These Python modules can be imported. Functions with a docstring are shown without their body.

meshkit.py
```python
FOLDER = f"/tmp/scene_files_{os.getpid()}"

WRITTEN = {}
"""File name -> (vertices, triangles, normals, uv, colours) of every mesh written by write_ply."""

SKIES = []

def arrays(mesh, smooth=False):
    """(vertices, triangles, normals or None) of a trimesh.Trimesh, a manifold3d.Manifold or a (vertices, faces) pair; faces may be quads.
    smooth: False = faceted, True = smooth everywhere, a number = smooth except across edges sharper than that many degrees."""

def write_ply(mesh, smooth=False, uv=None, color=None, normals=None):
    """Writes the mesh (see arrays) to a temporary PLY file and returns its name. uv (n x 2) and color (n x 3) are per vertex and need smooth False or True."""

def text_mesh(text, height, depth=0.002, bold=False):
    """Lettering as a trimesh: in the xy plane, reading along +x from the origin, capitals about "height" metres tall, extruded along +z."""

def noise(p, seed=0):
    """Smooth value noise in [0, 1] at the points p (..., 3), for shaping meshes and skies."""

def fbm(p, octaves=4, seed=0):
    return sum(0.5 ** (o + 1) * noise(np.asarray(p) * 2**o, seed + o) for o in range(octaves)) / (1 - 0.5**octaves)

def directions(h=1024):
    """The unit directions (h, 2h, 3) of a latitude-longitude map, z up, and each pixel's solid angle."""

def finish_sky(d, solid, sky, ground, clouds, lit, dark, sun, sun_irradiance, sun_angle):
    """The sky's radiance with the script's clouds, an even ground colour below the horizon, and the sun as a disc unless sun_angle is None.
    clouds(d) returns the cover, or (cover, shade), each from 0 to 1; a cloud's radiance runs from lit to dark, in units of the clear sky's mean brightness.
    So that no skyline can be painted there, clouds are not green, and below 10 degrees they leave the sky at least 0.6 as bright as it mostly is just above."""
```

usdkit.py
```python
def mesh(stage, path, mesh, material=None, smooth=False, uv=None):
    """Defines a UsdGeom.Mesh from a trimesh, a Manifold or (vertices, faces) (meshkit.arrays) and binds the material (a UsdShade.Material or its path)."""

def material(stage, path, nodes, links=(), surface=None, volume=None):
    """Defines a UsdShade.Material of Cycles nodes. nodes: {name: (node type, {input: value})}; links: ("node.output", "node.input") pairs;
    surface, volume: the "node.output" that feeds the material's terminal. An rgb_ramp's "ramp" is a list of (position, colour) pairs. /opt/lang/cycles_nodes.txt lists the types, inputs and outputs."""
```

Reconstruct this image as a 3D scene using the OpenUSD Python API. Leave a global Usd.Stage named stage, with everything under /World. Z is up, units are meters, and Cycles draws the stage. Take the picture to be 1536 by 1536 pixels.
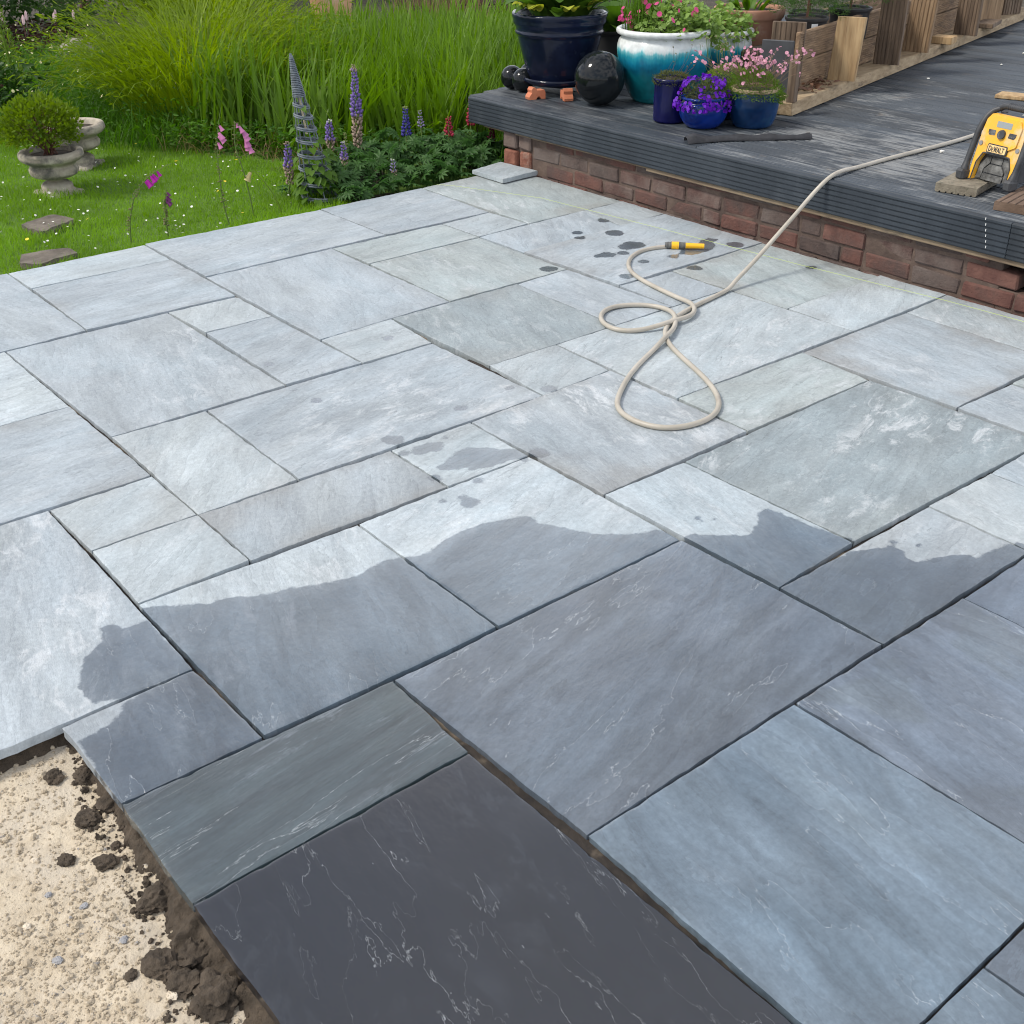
import math, random
import numpy as np, trimesh, usdkit, meshkit
import shapely
from shapely.geometry import Polygon, Point
from shapely.ops import unary_union
from pxr import Usd, UsdGeom, UsdLux, UsdShade, Gf, Sdf, Vt
EXPOSURE, SUN, SUN_ANGLE, SKY, CLOUD, WETK, WETR = 1.02, 0.4, 12.0, 0.076, 11.0, 0.46, 0.085
CORNERS = {(1,-11):(0.301,3.333),(3,-11):(0.915,3.34),(3,-10):(0.911,3.054),(1,-10):(0.308,3.072),(1,-8):(0.3,2.464),(2,-8):(0.614,2.444),(3,-9):(0.917,2.736),(3,-8):(0.905,2.439),(3,-7):(0.902,2.143),(2,-7):(0.626,2.147),(3,-6):(0.914,1.813),(2,-5):(0.613,1.533),(0,-8):(-0.006,2.447),(0,-6):(-0.003,1.834),(0,-5):(0.009,1.533),(1,-5):(0.319,1.522),(1,-3):(0.308,0.92),(0,-4):(-0.001,1.213),(5,-9):(1.527,2.737),(6,-11):(1.821,3.321),(8,-11):(2.438,3.33),(6,-9):(1.829,2.752),(8,-9):(2.426,2.741),(7,-9):(2.133,2.726),(7,-8):(2.133,2.442),(8,-8):(2.443,2.457),(7,-7):(2.138,2.13),(7,-6):(2.129,1.833),(5,-8):(1.533,2.438),(5,-6):(1.518,1.833),(6,-6):(1.848,1.823),(4,-6):(1.235,1.826),(4,-4):(1.232,1.223),(4,-5):(1.208,1.522),(3,-5):(0.913,1.528),(5,-4):(1.534,1.22),(5,-3):(1.522,0.925),(4,-3):(1.212,0.911),(3,-3):(0.908,0.905),(7,-5):(2.148,1.536),(7,-4):(2.133,1.223),(10,-8):(3.046,2.451),(10,-7):(3.046,2.158),(9,-8):(2.779,2.453),(2,-3):(0.609,0.904),(3,-2):(0.9,0.611),(2,-2):(0.607,0.613),(8,-3):(2.447,0.92),(10,-3):(3.048,0.926),(8,-2):(2.447,0.612),(10,-2):(3.051,0.617),(9,-2):(2.759,0.605),(7,-2):(2.144,0.603),(7,-1):(2.126,0.311),(7,0):(2.148,-0.003),(5,-1):(1.516,0.308),(8,0):(2.45,-0.013),(4,-1):(1.222,0.296),(6,1):(1.831,-0.312),(5,-2):(1.526,0.614),(10,-5):(3.04,1.543),(-1,-3):(-0.295,0.927),(-1,-4):(-0.302,1.206),(0,-3):(-0.001,0.922),(0,-2):(-0.003,0.621),(-1,-2):(-0.304,0.618),(-1,-1):(-0.312,0.301),(-2,-1):(-0.61,0.295),(-1,0):(-0.306,0.002),(1,-2):(0.302,0.602),(1,0):(0.295,-0.003),(0,0):(0.002,-0.01),(0,1):(-0.012,-0.296),(3,-1):(0.908,0.3),(3,0):(0.898,-0.004),(3,1):(0.915,-0.31),(4,1):(1.225,-0.296),(5,1):(1.534,-0.308),(3,2):(0.914,-0.607),(4,2):(1.213,-0.615),(2,2):(0.598,-0.611),(0,2):(0.016,-0.611),(-2,0):(-0.606,0.005),(-2,1):(-0.609,-0.301),(1,4):(0.311,-1.223)}
WET_AREAS = [[(-0.409,0.588),(-0.38,0.581),(-0.373,0.541),(-0.338,0.546),(-0.312,0.542),(-0.313,0.457),(-0.307,0.283),(-0.391,0.304),(-0.467,0.3),(-0.528,0.328),(-0.533,0.39),(-0.519,0.438),(-0.477,0.496),(-0.432,0.523)],[(-0.444,0.292),(-0.48,0.288),(-0.5,0.257),(-0.531,0.234),(-0.564,0.24),(-0.598,0.231),(-0.609,-0.002),(-0.304,-0.003),(-0.309,0.299)],[(-0.308,0.603),(-0.288,0.585),(-0.253,0.57),(-0.176,0.517),(-0.126,0.512),(-0.068,0.471),(-0.045,0.463),(0.019,0.447),(0.061,0.424),(0.121,0.4),(0.172,0.388),(0.232,0.406),(0.277,0.397),(0.308,0.383),(0.356,0.364),(0.437,0.389),(0.508,0.396),(0.585,0.381),(0.655,0.354),(0.675,0.337),(0.673,0.293),(0.695,0.252),(0.717,0.211),(0.746,0.165),(0.794,0.115),(0.838,0.087),(0.884,0.071),(0.905,0.031),(0.909,-0.007),(0.28,-0.022),(-0.314,-0.013)],[(0.897,0.012),(0.942,-0.004),(0.999,-0.056),(1.049,-0.103),(1.072,-0.087),(1.124,-0.072),(1.15,-0.039),(1.192,-0.037),(1.202,-0.12),(1.233,-0.309),(0.902,-0.323)],[(0.903,-0.312),(1.184,-0.315),(1.219,-0.34),(1.285,-0.362),(1.289,-0.399),(1.262,-0.438),(1.266,-0.454),(1.311,-0.471),(1.363,-0.494),(1.391,-0.514),(1.394,-0.54),(1.435,-0.542),(1.49,-0.546),(1.552,-0.565),(1.537,-0.628),(0.902,-0.624)],[(-0.611,0.009),(-0.305,0.003),(0.002,-0.009),(0.296,-0.001),(0.901,-0.001),(0.914,-0.311),(0.913,-0.607),(1.215,-0.614),(1.497,-0.615),(1.479,-1.183),(0.267,-1.663),(-0.663,-1.006),(-0.625,-0.292)],[(0.653,0.731),(0.7,0.746),(0.756,0.772),(0.792,0.771),(0.837,0.732),(0.905,0.658),(0.903,0.603),(0.829,0.627),(0.771,0.632),(0.712,0.649),(0.715,0.669),(0.693,0.671),(0.649,0.708)],[(2.625,1.662),(2.689,1.707),(2.743,1.686),(2.858,1.745),(2.903,1.746),(2.929,1.697),(2.872,1.693),(2.848,1.647),(2.772,1.61),(2.709,1.614),(2.655,1.623)],[(0.591,0.551),(0.614,0.537),(0.626,0.497),(0.618,0.475),(0.585,0.474),(0.567,0.499)]]
WET_SPOTS = [(0.656,1.725,0.0208),(0.628,1.361,0.0216),(1.111,1.664,0.0243),(2.073,1.885,0.0422),(1.261,0.942,0.0307),(0.655,0.956,0.0362),(0.721,0.842,0.0358),(0.676,0.846,0.0316),(0.629,0.862,0.0197),(0.788,0.868,0.0121),(0.608,0.679,0.0208),(0.693,0.587,0.0188),(0.545,0.556,0.0091),(0.933,0.606,0.0334),(0.874,0.6,0.0155),(0.95,1.007,0.0234),(1.167,1.035,0.0176),(2.513,2.195,0.0307),(2.466,2.125,0.0303),(2.737,2.26,0.0348),(2.635,2.075,0.049),(2.571,1.887,0.0594),(2.528,1.885,0.0414),(2.383,1.859,0.0435),(2.343,1.868,0.026),(2.457,1.832,0.032),(2.437,1.689,0.0285),(2.249,1.596,0.0358),(2.587,1.657,0.0288),(2.92,1.598,0.0445),(2.543,1.491,0.0365),(2.926,1.183,0.0281),(1.006,0.027,0.0088),(1.043,0.014,0.0088),(1.012,0.049,0.0106),(2.745,2.268,0.0285),(1.341,-0.413,0.0102),(1.306,-0.358,0.0119),(0.612,1.479,0.0132)]
HOSE_PATH = [[2.646,1.757,0.0095],[2.6,1.775,0.0095],[2.535,1.787,0.0095],[2.457,1.765,0.0095],[2.379,1.719,0.0095],[2.318,1.646,0.0095],[2.271,1.566,0.0095],[2.238,1.478,0.0095],[2.215,1.384,0.0095],[2.206,1.307,0.0095],[2.199,1.241,0.0095],[2.192,1.189,0.0095],[2.167,1.141,0.0095],[2.121,1.102,0.0095],[2.077,1.084,0.0095],[2.025,1.075,0.0095],[1.986,1.077,0.0095],[1.928,1.084,0.0095],[1.87,1.091,0.0095],[1.824,1.117,0.0095],[1.785,1.158,0.0095],[1.777,1.213,0.0095],[1.797,1.27,0.0095],[1.835,1.314,0.0095],[1.894,1.342,0.0095],[1.945,1.343,0.0095],[1.996,1.327,0.0095],[2.045,1.292,0.0095],[2.063,1.242,0.0095],[2.064,1.185,0.0095],[2.045,1.134,0.0095],[2.012,1.086,0.0095],[1.953,1.041,0.0095],[1.872,0.998,0.0095],[1.797,0.963,0.0095],[1.695,0.916,0.0095],[1.575,0.855,0.0095],[1.474,0.803,0.0095],[1.397,0.752,0.0095],[1.343,0.703,0.0095],[1.305,0.642,0.0095],[1.291,0.579,0.0095],[1.301,0.527,0.0095],[1.328,0.481,0.0095],[1.37,0.442,0.0095],[1.432,0.423,0.0095],[1.495,0.436,0.0095],[1.56,0.472,0.0095],[1.612,0.521,0.0095],[1.665,0.59,0.0095],[1.714,0.684,0.0095],[1.761,0.786,0.0095],[1.79,0.873,0.0095],[1.818,0.945,0.0095],[1.863,1.005,0.0095],[1.924,1.056,0.0095],[2.003,1.094,0.0095],[2.09,1.129,0.0095],[2.167,1.153,0.0095],[2.255,1.169,0.0095],[2.316,1.176,0.0095],[2.415,1.2,0.0095],[2.491,1.204,0.037],[2.566,1.216,0.069],[2.652,1.237,0.105],[2.72,1.242,0.142],[2.769,1.231,0.18],[2.845,1.234,0.22],[2.96,1.265,0.261],[3.006,1.253,0.303],[3.021,1.22,0.35],[3.127,1.25,0.347],[3.239,1.259,0.347],[3.371,1.253,0.347],[3.624,1.261,0.347],[3.95,1.271,0.347],[4.164,1.268,0.347],[4.441,1.298,0.347],[4.796,1.363,0.347],[5.302,1.426,0.347]]

stage = Usd.Stage.CreateInMemory()
UsdGeom.SetStageUpAxis(stage, UsdGeom.Tokens.z)
UsdGeom.SetStageMetersPerUnit(stage, 1.0)
world = UsdGeom.Xform.Define(stage, '/World')
stage.SetDefaultPrim(world.GetPrim())
UsdGeom.Scope.Define(stage, '/World/Looks')
rng = np.random.default_rng(7)
random.seed(7)

# ------------------------------------------------------------------ camera, sky, sun, exposure
CAM = np.array([-1.0477, -1.7265, 1.5598])
RIGHT = np.array([0.77551715, -0.63125532, -0.00947947])
DOWN = np.array([-0.32095502, -0.38128447, -0.86695446])
FWD = np.array([0.54365524, 0.67538054, -0.49829721])
cam = UsdGeom.Camera.Define(stage, '/World/camera')
cam.AddTransformOp().Set(Gf.Matrix4d(*RIGHT, 0, *(-DOWN), 0, *(-FWD), 0, *CAM, 1))
cam.CreateHorizontalApertureAttr(36.0)
cam.CreateVerticalApertureAttr(36.0)
cam.CreateFocalLengthAttr(1747.1 / 1536 * 36)
cam.CreateClippingRangeAttr(Gf.Vec2f(0.05, 500))
cam.CreateExposureAttr(EXPOSURE)

SUN_AZ = np.array([-0.90, 0.44])
SUN_EL = math.radians(50)
sv = np.array([*(SUN_AZ / np.linalg.norm(SUN_AZ) * math.cos(SUN_EL)), math.sin(SUN_EL)])
usdkit.material(stage, '/World/Looks/sky_light', {
    'sky': ('sky_texture', {'sky_type': 'single_scattering', 'sun_disc': False, 'sun_elevation': SUN_EL,
                            'sun_rotation': math.atan2(sv[0], sv[1]), 'air_density': 1.0, 'aerosol_density': 1.6}),
    'tc': ('texture_coordinate', {}),
    'mp': ('mapping', {'scale': (1.0, 1.0, 2.2)}),
    'n': ('noise_texture', {'scale': 3.4, 'detail': 7.0, 'roughness': 0.58}),
    'r': ('rgb_ramp', {'ramp': [(0.41, (0.08, 0.08, 0.08)), (0.58, (0.88, 0.88, 0.88))]}),
    'm': ('mix_color', {'b': (CLOUD, CLOUD, CLOUD * 1.03)}),
    'bg': ('background_shader', {'strength': SKY}),
}, [('tc.generated', 'mp.vector'), ('mp.vector', 'n.vector'), ('n.fac', 'r.fac'), ('r.color', 'm.fac'), ('sky.color', 'm.a'),
    ('m.result', 'bg.color')], surface='bg.background')
dome = UsdLux.DomeLight.Define(stage, '/World/sky')
dome.GetPrim().SetCustomDataByKey('kind', 'structure')
dome.GetPrim().SetCustomDataByKey('label', 'pale bright sky with thin drifting cloud')
UsdShade.MaterialBindingAPI.Apply(dome.GetPrim()).Bind(UsdShade.Material.Get(stage, '/World/Looks/sky_light'))
sun = UsdLux.DistantLight.Define(stage, '/World/sun')
sun.CreateIntensityAttr(SUN)
sun.CreateAngleAttr(SUN_ANGLE)
sun.CreateNormalizeAttr(True)
sun.CreateColorAttr(Gf.Vec3f(1.0, 0.94, 0.85))
zc = sv / np.linalg.norm(sv)
xc = np.cross([0, 0, 1], zc); xc /= np.linalg.norm(xc)
yc = np.cross(zc, xc)
sun.AddTransformOp().Set(Gf.Matrix4d(*xc, 0, *yc, 0, *zc, 0, 0, 0, 8, 1))

# ------------------------------------------------------------------ helpers
USED = {}
def numbered(parent, name):
    k = (str(parent), name)
    n = USED.get(k, 0)
    USED[k] = n + 1
    return f'{parent}/{name}' + (f'_{n:03d}' if n else '')

def ppath(parent):
    return '/World' if parent is None else str(parent.GetPath())

def tag(p, label=None, cat=None, group=None, kind=None):
    for k, v in (('label', label), ('category', cat), ('group', group), ('kind', kind)):
        if v:
            p.SetCustomDataByKey(k, v)
    return p

def thing(name, label, cat, loc=(0, 0, 0), rotz=0.0, group=None, kind=None):
    x = UsdGeom.Xform.Define(stage, numbered('/World', name))
    x.AddTranslateOp().Set(Gf.Vec3d(*map(float, loc)))
    x.AddRotateZOp().Set(float(rotz))
    return tag(x.GetPrim(), label, cat, group, kind)

def obj(name, mesh, mat, parent=None, smooth=30):
    m = usdkit.mesh(stage, numbered(ppath(parent), name), mesh, mat, smooth=smooth)
    return m.GetPrim()

def attr(prim, name, kind, values):
    pv = UsdGeom.PrimvarsAPI(prim).CreatePrimvar(name, kind, 'vertex')
    values = np.asarray(values, np.float32)
    pv.Set(Vt.FloatArray.FromNumpy(values) if values.ndim == 1 else Vt.Vec3fArray.FromNumpy(values))

def copy_of(src, name, label, cat, loc, rotz=0.0, scale=None, group=None, tilt=None):
    x = UsdGeom.Xform.Define(stage, numbered('/World', name))
    x.GetPrim().GetReferences().AddInternalReference(src.GetPath())
    x.ClearXformOpOrder()
    x.AddTranslateOp(opSuffix='c').Set(Gf.Vec3d(*map(float, loc)))
    x.AddRotateZOp(opSuffix='c').Set(float(rotz))
    if tilt is not None:
        x.AddRotateXOp(opSuffix='c').Set(float(tilt))
    if scale is not None:
        x.AddScaleOp(opSuffix='c').Set(Gf.Vec3f(*([scale] * 3 if np.ndim(scale) == 0 else scale)))
    x.GetPrim().SetInstanceable(True)
    return tag(x.GetPrim(), label, cat, group)

class MB:
    """Collects triangles; build() makes them one mesh."""
    def __init__(s):
        s.v, s.f, s.n = [], [], 0
    def add(s, v, f):
        v = np.asarray(v, float).reshape(-1, 3); f = np.asarray(f, int)
        if f.shape[1] == 4:
            f = np.vstack([f[:, [0, 1, 2]], f[:, [0, 2, 3]]])
        s.v.append(v); s.f.append(f + s.n); s.n += len(v)
        return s
    def mesh(s, t):
        return s.add(t.vertices, t.faces)
    def arrays(s):
        return np.vstack(s.v), np.vstack(s.f)
    def build(s, name, mat, parent=None, smooth=30):
        return obj(name, s.arrays(), mat, parent, smooth)

def rot(az=0, ax=0, ay=0):
    a, b, c = map(math.radians, (az, ax, ay))
    Z = np.array([[math.cos(a), -math.sin(a), 0], [math.sin(a), math.cos(a), 0], [0, 0, 1]])
    X = np.array([[1, 0, 0], [0, math.cos(b), -math.sin(b)], [0, math.sin(b), math.cos(b)]])
    Y = np.array([[math.cos(c), 0, math.sin(c)], [0, 1, 0], [-math.sin(c), 0, math.cos(c)]])
    return Z @ X @ Y

def cbox(lo, hi, c=0.003, jitter=0.0, seed=0):
    """Chamfered box from corner to corner: 24 vertices, 44 triangles."""
    lo, hi = np.array(lo, float), np.array(hi, float)
    c = min(c, *(0.45 * (hi - lo)))
    pts = []
    for sx in (0, 1):
        for sy in (0, 1):
            for sz in (0, 1):
                p = np.where([sx, sy, sz], hi, lo)
                d = np.where([sx, sy, sz], -c, c)
                for k in range(3):
                    q = p + d; q[k] = p[k]
                    pts.append(q)
    pts = np.array(pts)
    if jitter:
        r = np.random.default_rng(seed)
        pts += np.repeat(r.normal(0, jitter, (8, 3)), 3, 0) + r.normal(0, jitter * .4, pts.shape)
    return trimesh.convex.convex_hull(pts)

def tube(path, r, sides=8, cap=True, closed=False):
    P = np.asarray(path, float); n = len(P)
    r = np.broadcast_to(np.asarray(r, float), (n,))
    T = np.gradient(P, axis=0); T /= np.maximum(np.linalg.norm(T, axis=1, keepdims=True), 1e-9)
    up = np.array([0, 0, 1.0]) if abs(T[0, 2]) < .9 else np.array([1.0, 0, 0])
    N = np.zeros_like(P); u = up - T[0] * (up @ T[0]); u /= np.linalg.norm(u)
    for i in range(n):
        u = u - T[i] * (u @ T[i]); u /= max(np.linalg.norm(u), 1e-9); N[i] = u
    B = np.cross(T, N)
    a = np.linspace(0, 2 * np.pi, sides, endpoint=False)
    V = P[:, None] + r[:, None, None] * (np.cos(a)[None, :, None] * N[:, None] + np.sin(a)[None, :, None] * B[:, None])
    F = []
    i = np.arange(n - 1)[:, None] * sides; j = np.arange(sides)[None]
    k = (j + 1) % sides
    F = np.stack([i + j, i + k, i + sides + k, i + sides + j], -1).reshape(-1, 4)
    V = V.reshape(-1, 3)
    F = np.vstack([F[:, [0, 2, 1]], F[:, [0, 3, 2]]])
    if cap:
        V = np.vstack([V, P[0], P[-1]])
        c0, c1 = len(V) - 2, len(V) - 1
        jj = np.arange(sides); kk = (jj + 1) % sides; b = (n - 1) * sides
        F = np.vstack([F, np.stack([np.full(sides, c0), jj, kk], 1), np.stack([np.full(sides, c1), b + kk, b + jj], 1)])
    return V, F

def lathe(profile, n=48, ripple=None):
    """profile: (r, z) from bottom to top; ripple(angle, k) scales the radius."""
    pr = np.asarray(profile, float); a = np.linspace(0, 2 * np.pi, n, endpoint=False)
    R = np.repeat(pr[:, :1], n, 1)
    if ripple is not None:
        R = R * ripple(a[None], np.arange(len(pr))[:, None])
    V = np.stack([R * np.cos(a), R * np.sin(a), np.repeat(pr[:, 1:], n, 1)], -1).reshape(-1, 3)
    i = np.arange(len(pr) - 1)[:, None] * n; j = np.arange(n)[None]; k = (j + 1) % n
    F = np.stack([i + j, i + k, i + n + k, i + n + j], -1).reshape(-1, 4)
    return V, np.vstack([F[:, [0, 1, 2]], F[:, [0, 2, 3]]])

def smooth_profile(pts, n=60):
    from scipy.interpolate import PchipInterpolator
    p = np.asarray(pts, float); t = np.r_[0, np.cumsum(np.linalg.norm(np.diff(p, axis=0), axis=1))]
    tt = np.linspace(0, t[-1], n)
    return np.stack([PchipInterpolator(t, p[:, 0])(tt), PchipInterpolator(t, p[:, 1])(tt)], 1)

def scatter_mesh(tv, tf, pos, xd, zd, size, width=None):
    """Copies of a small template at pos; template x runs along xd, its normal along zd."""
    tv = np.asarray(tv, float); tf = np.asarray(tf, int)
    if tf.shape[1] == 4:
        tf = np.vstack([tf[:, [0, 1, 2]], tf[:, [0, 2, 3]]])
    pos, xd, zd = (np.asarray(a, float) for a in (pos, xd, zd))
    n = len(pos); size = np.broadcast_to(np.asarray(size, float), (n,)); width = size if width is None else np.broadcast_to(width, (n,))
    X = xd / np.maximum(np.linalg.norm(xd, axis=1, keepdims=True), 1e-9)
    Y = np.cross(zd, X); Y /= np.maximum(np.linalg.norm(Y, axis=1, keepdims=True), 1e-9)
    Z = np.cross(X, Y)
    V = (pos[:, None] + (tv[None, :, :1] * size[:, None, None]) * X[:, None] + (tv[None, :, 1:2] * width[:, None, None]) * Y[:, None]
         + (tv[None, :, 2:] * size[:, None, None]) * Z[:, None]).reshape(-1, 3)
    F = (tf[None] + (np.arange(n) * len(tv))[:, None, None]).reshape(-1, 3)
    return V, F

LEAF = (np.array([[0, 0, 0], [.32, .26, .05], [.32, -.26, .05], [.68, .2, .03], [.68, -.2, .03], [1, 0, -.1], [.34, 0, -.03], [.68, 0, -.05]]),
        np.array([[0, 6, 1], [0, 2, 6], [6, 7, 3], [6, 3, 1], [2, 4, 7], [2, 7, 6], [7, 5, 3], [4, 5, 7]]))
def dirs(n, rg, zmin=-1.0, zmax=1.0):
    z = rg.uniform(zmin, zmax, n); a = rg.uniform(0, 2 * np.pi, n); s = np.sqrt(np.maximum(0, 1 - z * z))
    return np.stack([s * np.cos(a), s * np.sin(a), z], 1)

def blades(base, height, width, az, bend, seg=4, fold=0.25, lean=0.1):
    """Grass blades: arching tapered ribbons. All inputs per blade."""
    n = len(base)
    height, width, az, bend, lean = (np.broadcast_to(np.asarray(a, float), (n,)) for a in (height, width, az, bend, lean))
    t = np.linspace(0, 1, seg + 1)
    ang = lean[:, None] + bend[:, None] * t[None] ** 1.3
    dl = height[:, None] / seg
    dx = np.c_[np.zeros(n), np.cumsum(np.sin((ang[:, 1:] + ang[:, :-1]) / 2) * dl, 1)]
    dz = np.c_[np.zeros(n), np.cumsum(np.cos((ang[:, 1:] + ang[:, :-1]) / 2) * dl, 1)]
    D = np.stack([np.cos(az), np.sin(az), 0 * az], 1); S = np.stack([-np.sin(az), np.cos(az), 0 * az], 1)
    C = base[:, None] + dx[..., None] * D[:, None] + dz[..., None] * np.array([0, 0, 1.0])
    w = width[:, None] * np.minimum(1, (1.02 - t[None]) * 2.2) ** .8 * (0.65 + 0.35 * np.minimum(1, t[None] * 4)) / 2
    L = C + w[..., None] * S[:, None]; R = C - w[..., None] * S[:, None]
    V = np.stack([L, R], 2).reshape(n, -1, 3)
    k = np.arange(seg)[:, None] * 2
    F = (k[:, :, None] + np.array([[0, 1, 3], [0, 3, 2]])[None]).reshape(-1, 3)
    F = (F[None] + (np.arange(n) * V.shape[1])[:, None, None]).reshape(-1, 3)
    return V.reshape(-1, 3), F

# ------------------------------------------------------------------ materials
def L(name):
    return f'/World/Looks/{name}'

def plain(name, c1, c2=None, rough=0.6, scale=8.0, bump=0.0, bscale=60.0, metal=0.0, coat=0.0, spec=0.5, stretch=(1, 1, 1), detail=5.0, lo=0.35, hi=0.65,
          c3=None, s3=3.0, t3=(0.55, 0.7), rvar=0.0, islands=0.0):
    """Noise mottled surface: c1 to c2, patches of c3, fine bump."""
    c2 = c2 or c1
    nodes = {'tc': ('geometry', {}), 'mp': ('mapping', {'scale': stretch}), 'n': ('noise_texture', {'scale': scale, 'detail': detail, 'roughness': 0.6}),
             'r': ('rgb_ramp', {'ramp': [(lo, c1), (hi, c2)]}),
             'p': ('principled_bsdf', {'roughness': rough, 'metallic': metal, 'coat_weight': coat, 'coat_roughness': 0.08, 'specular_ior_level': spec})}
    links = [('tc.position', 'mp.vector'), ('mp.vector', 'n.vector'), ('n.fac', 'r.fac')]
    col = 'r.color'
    if c3:
        nodes |= {'n3': ('noise_texture', {'scale': s3, 'detail': 6.0, 'roughness': 0.65}), 'r3': ('rgb_ramp', {'ramp': [(t3[0], (0, 0, 0)), (t3[1], (1, 1, 1))]}),
                  'm3': ('mix_color', {'b': c3})}
        links += [('mp.vector', 'n3.vector'), ('n3.fac', 'r3.fac'), ('r3.color', 'm3.fac'), (col, 'm3.a')]
        col = 'm3.result'
    if islands:
        nodes |= {'gi': ('geometry', {}), 'mr': ('map_range', {'from_min': 0.0, 'from_max': 1.0, 'to_min': 1 - islands, 'to_max': 1 + islands}), 'hv': ('hsv', {})}
        links += [('gi.random_per_island', 'mr.value'), ('mr.result', 'hv.value'), (col, 'hv.color')]
        col = 'hv.color'
    links.append((col, 'p.base_color'))
    if bump:
        nodes |= {'nb': ('noise_texture', {'scale': bscale, 'detail': 6.0, 'roughness': 0.65}), 'b': ('bump', {'strength': 1.0, 'distance': bump})}
        links += [('mp.vector', 'nb.vector'), ('nb.fac', 'b.height'), ('b.normal', 'p.normal')]
    if rvar:
        nodes |= {'nr': ('noise_texture', {'scale': scale * 2.3, 'detail': 4.0}), 'rr': ('map_range', {'from_min': 0.3, 'from_max': 0.7, 'to_min': max(.02, rough - rvar), 'to_max': min(1, rough + rvar)})}
        links += [('mp.vector', 'nr.vector'), ('nr.fac', 'rr.value'), ('rr.result', 'p.roughness')]
    return usdkit.material(stage, L(name), nodes, links, surface='p.BSDF')

def foliage(name, cols, trans=0.35, rough=0.5, scale=2.0, tint=None, spec=0.25, mixf=0.5):
    """Leaf: colour varies by leaf and by clump, some light comes through."""
    tint = tint or cols[-1]
    return usdkit.material(stage, L(name), {
        'g': ('geometry', {}), 'n': ('noise_texture', {'scale': scale, 'detail': 3.0}),
        'mx': ('mix_float', {'fac': mixf}),
        'r': ('rgb_ramp', {'ramp': [(0.12 + 0.76 * i / max(1, len(cols) - 1), c) for i, c in enumerate(cols)]}),
        'p': ('principled_bsdf', {'roughness': rough, 'specular_ior_level': spec}),
        'hs': ('hsv', {'saturation': 1.1, 'value': 1.25}),
        't': ('translucent_bsdf', {}), 'm': ('mix_closure', {'fac': trans}),
    }, [('g.position', 'n.vector'), ('n.fac', 'mx.a'), ('g.random_per_island', 'mx.b'), ('mx.result', 'r.fac'), ('r.color', 'p.base_color'),
        ('r.color', 'hs.color'), ('hs.color', 't.color'), ('p.BSDF', 'm.closure1'), ('t.BSDF', 'm.closure2')], surface='m.closure')

# ------------------------------------------------------------------ patio
TONES = {'b': (.306, .345, .372), 'w': (.338, .378, .396), 'g': (.300, .338, .340), 'm': (.294, .328, .350), 's': (.240, .278, .292), 'l': (.365, .412, .435),
         'p': (.288, .322, .348), 'G': (.215, .255, .255), 'P': (.355, .388, .416), 'B': (.430, .495, .535), 'A': (.385, .425, .465), 'D': (.034, .037, .046), 'T': (.355, .400, .425)}
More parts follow.
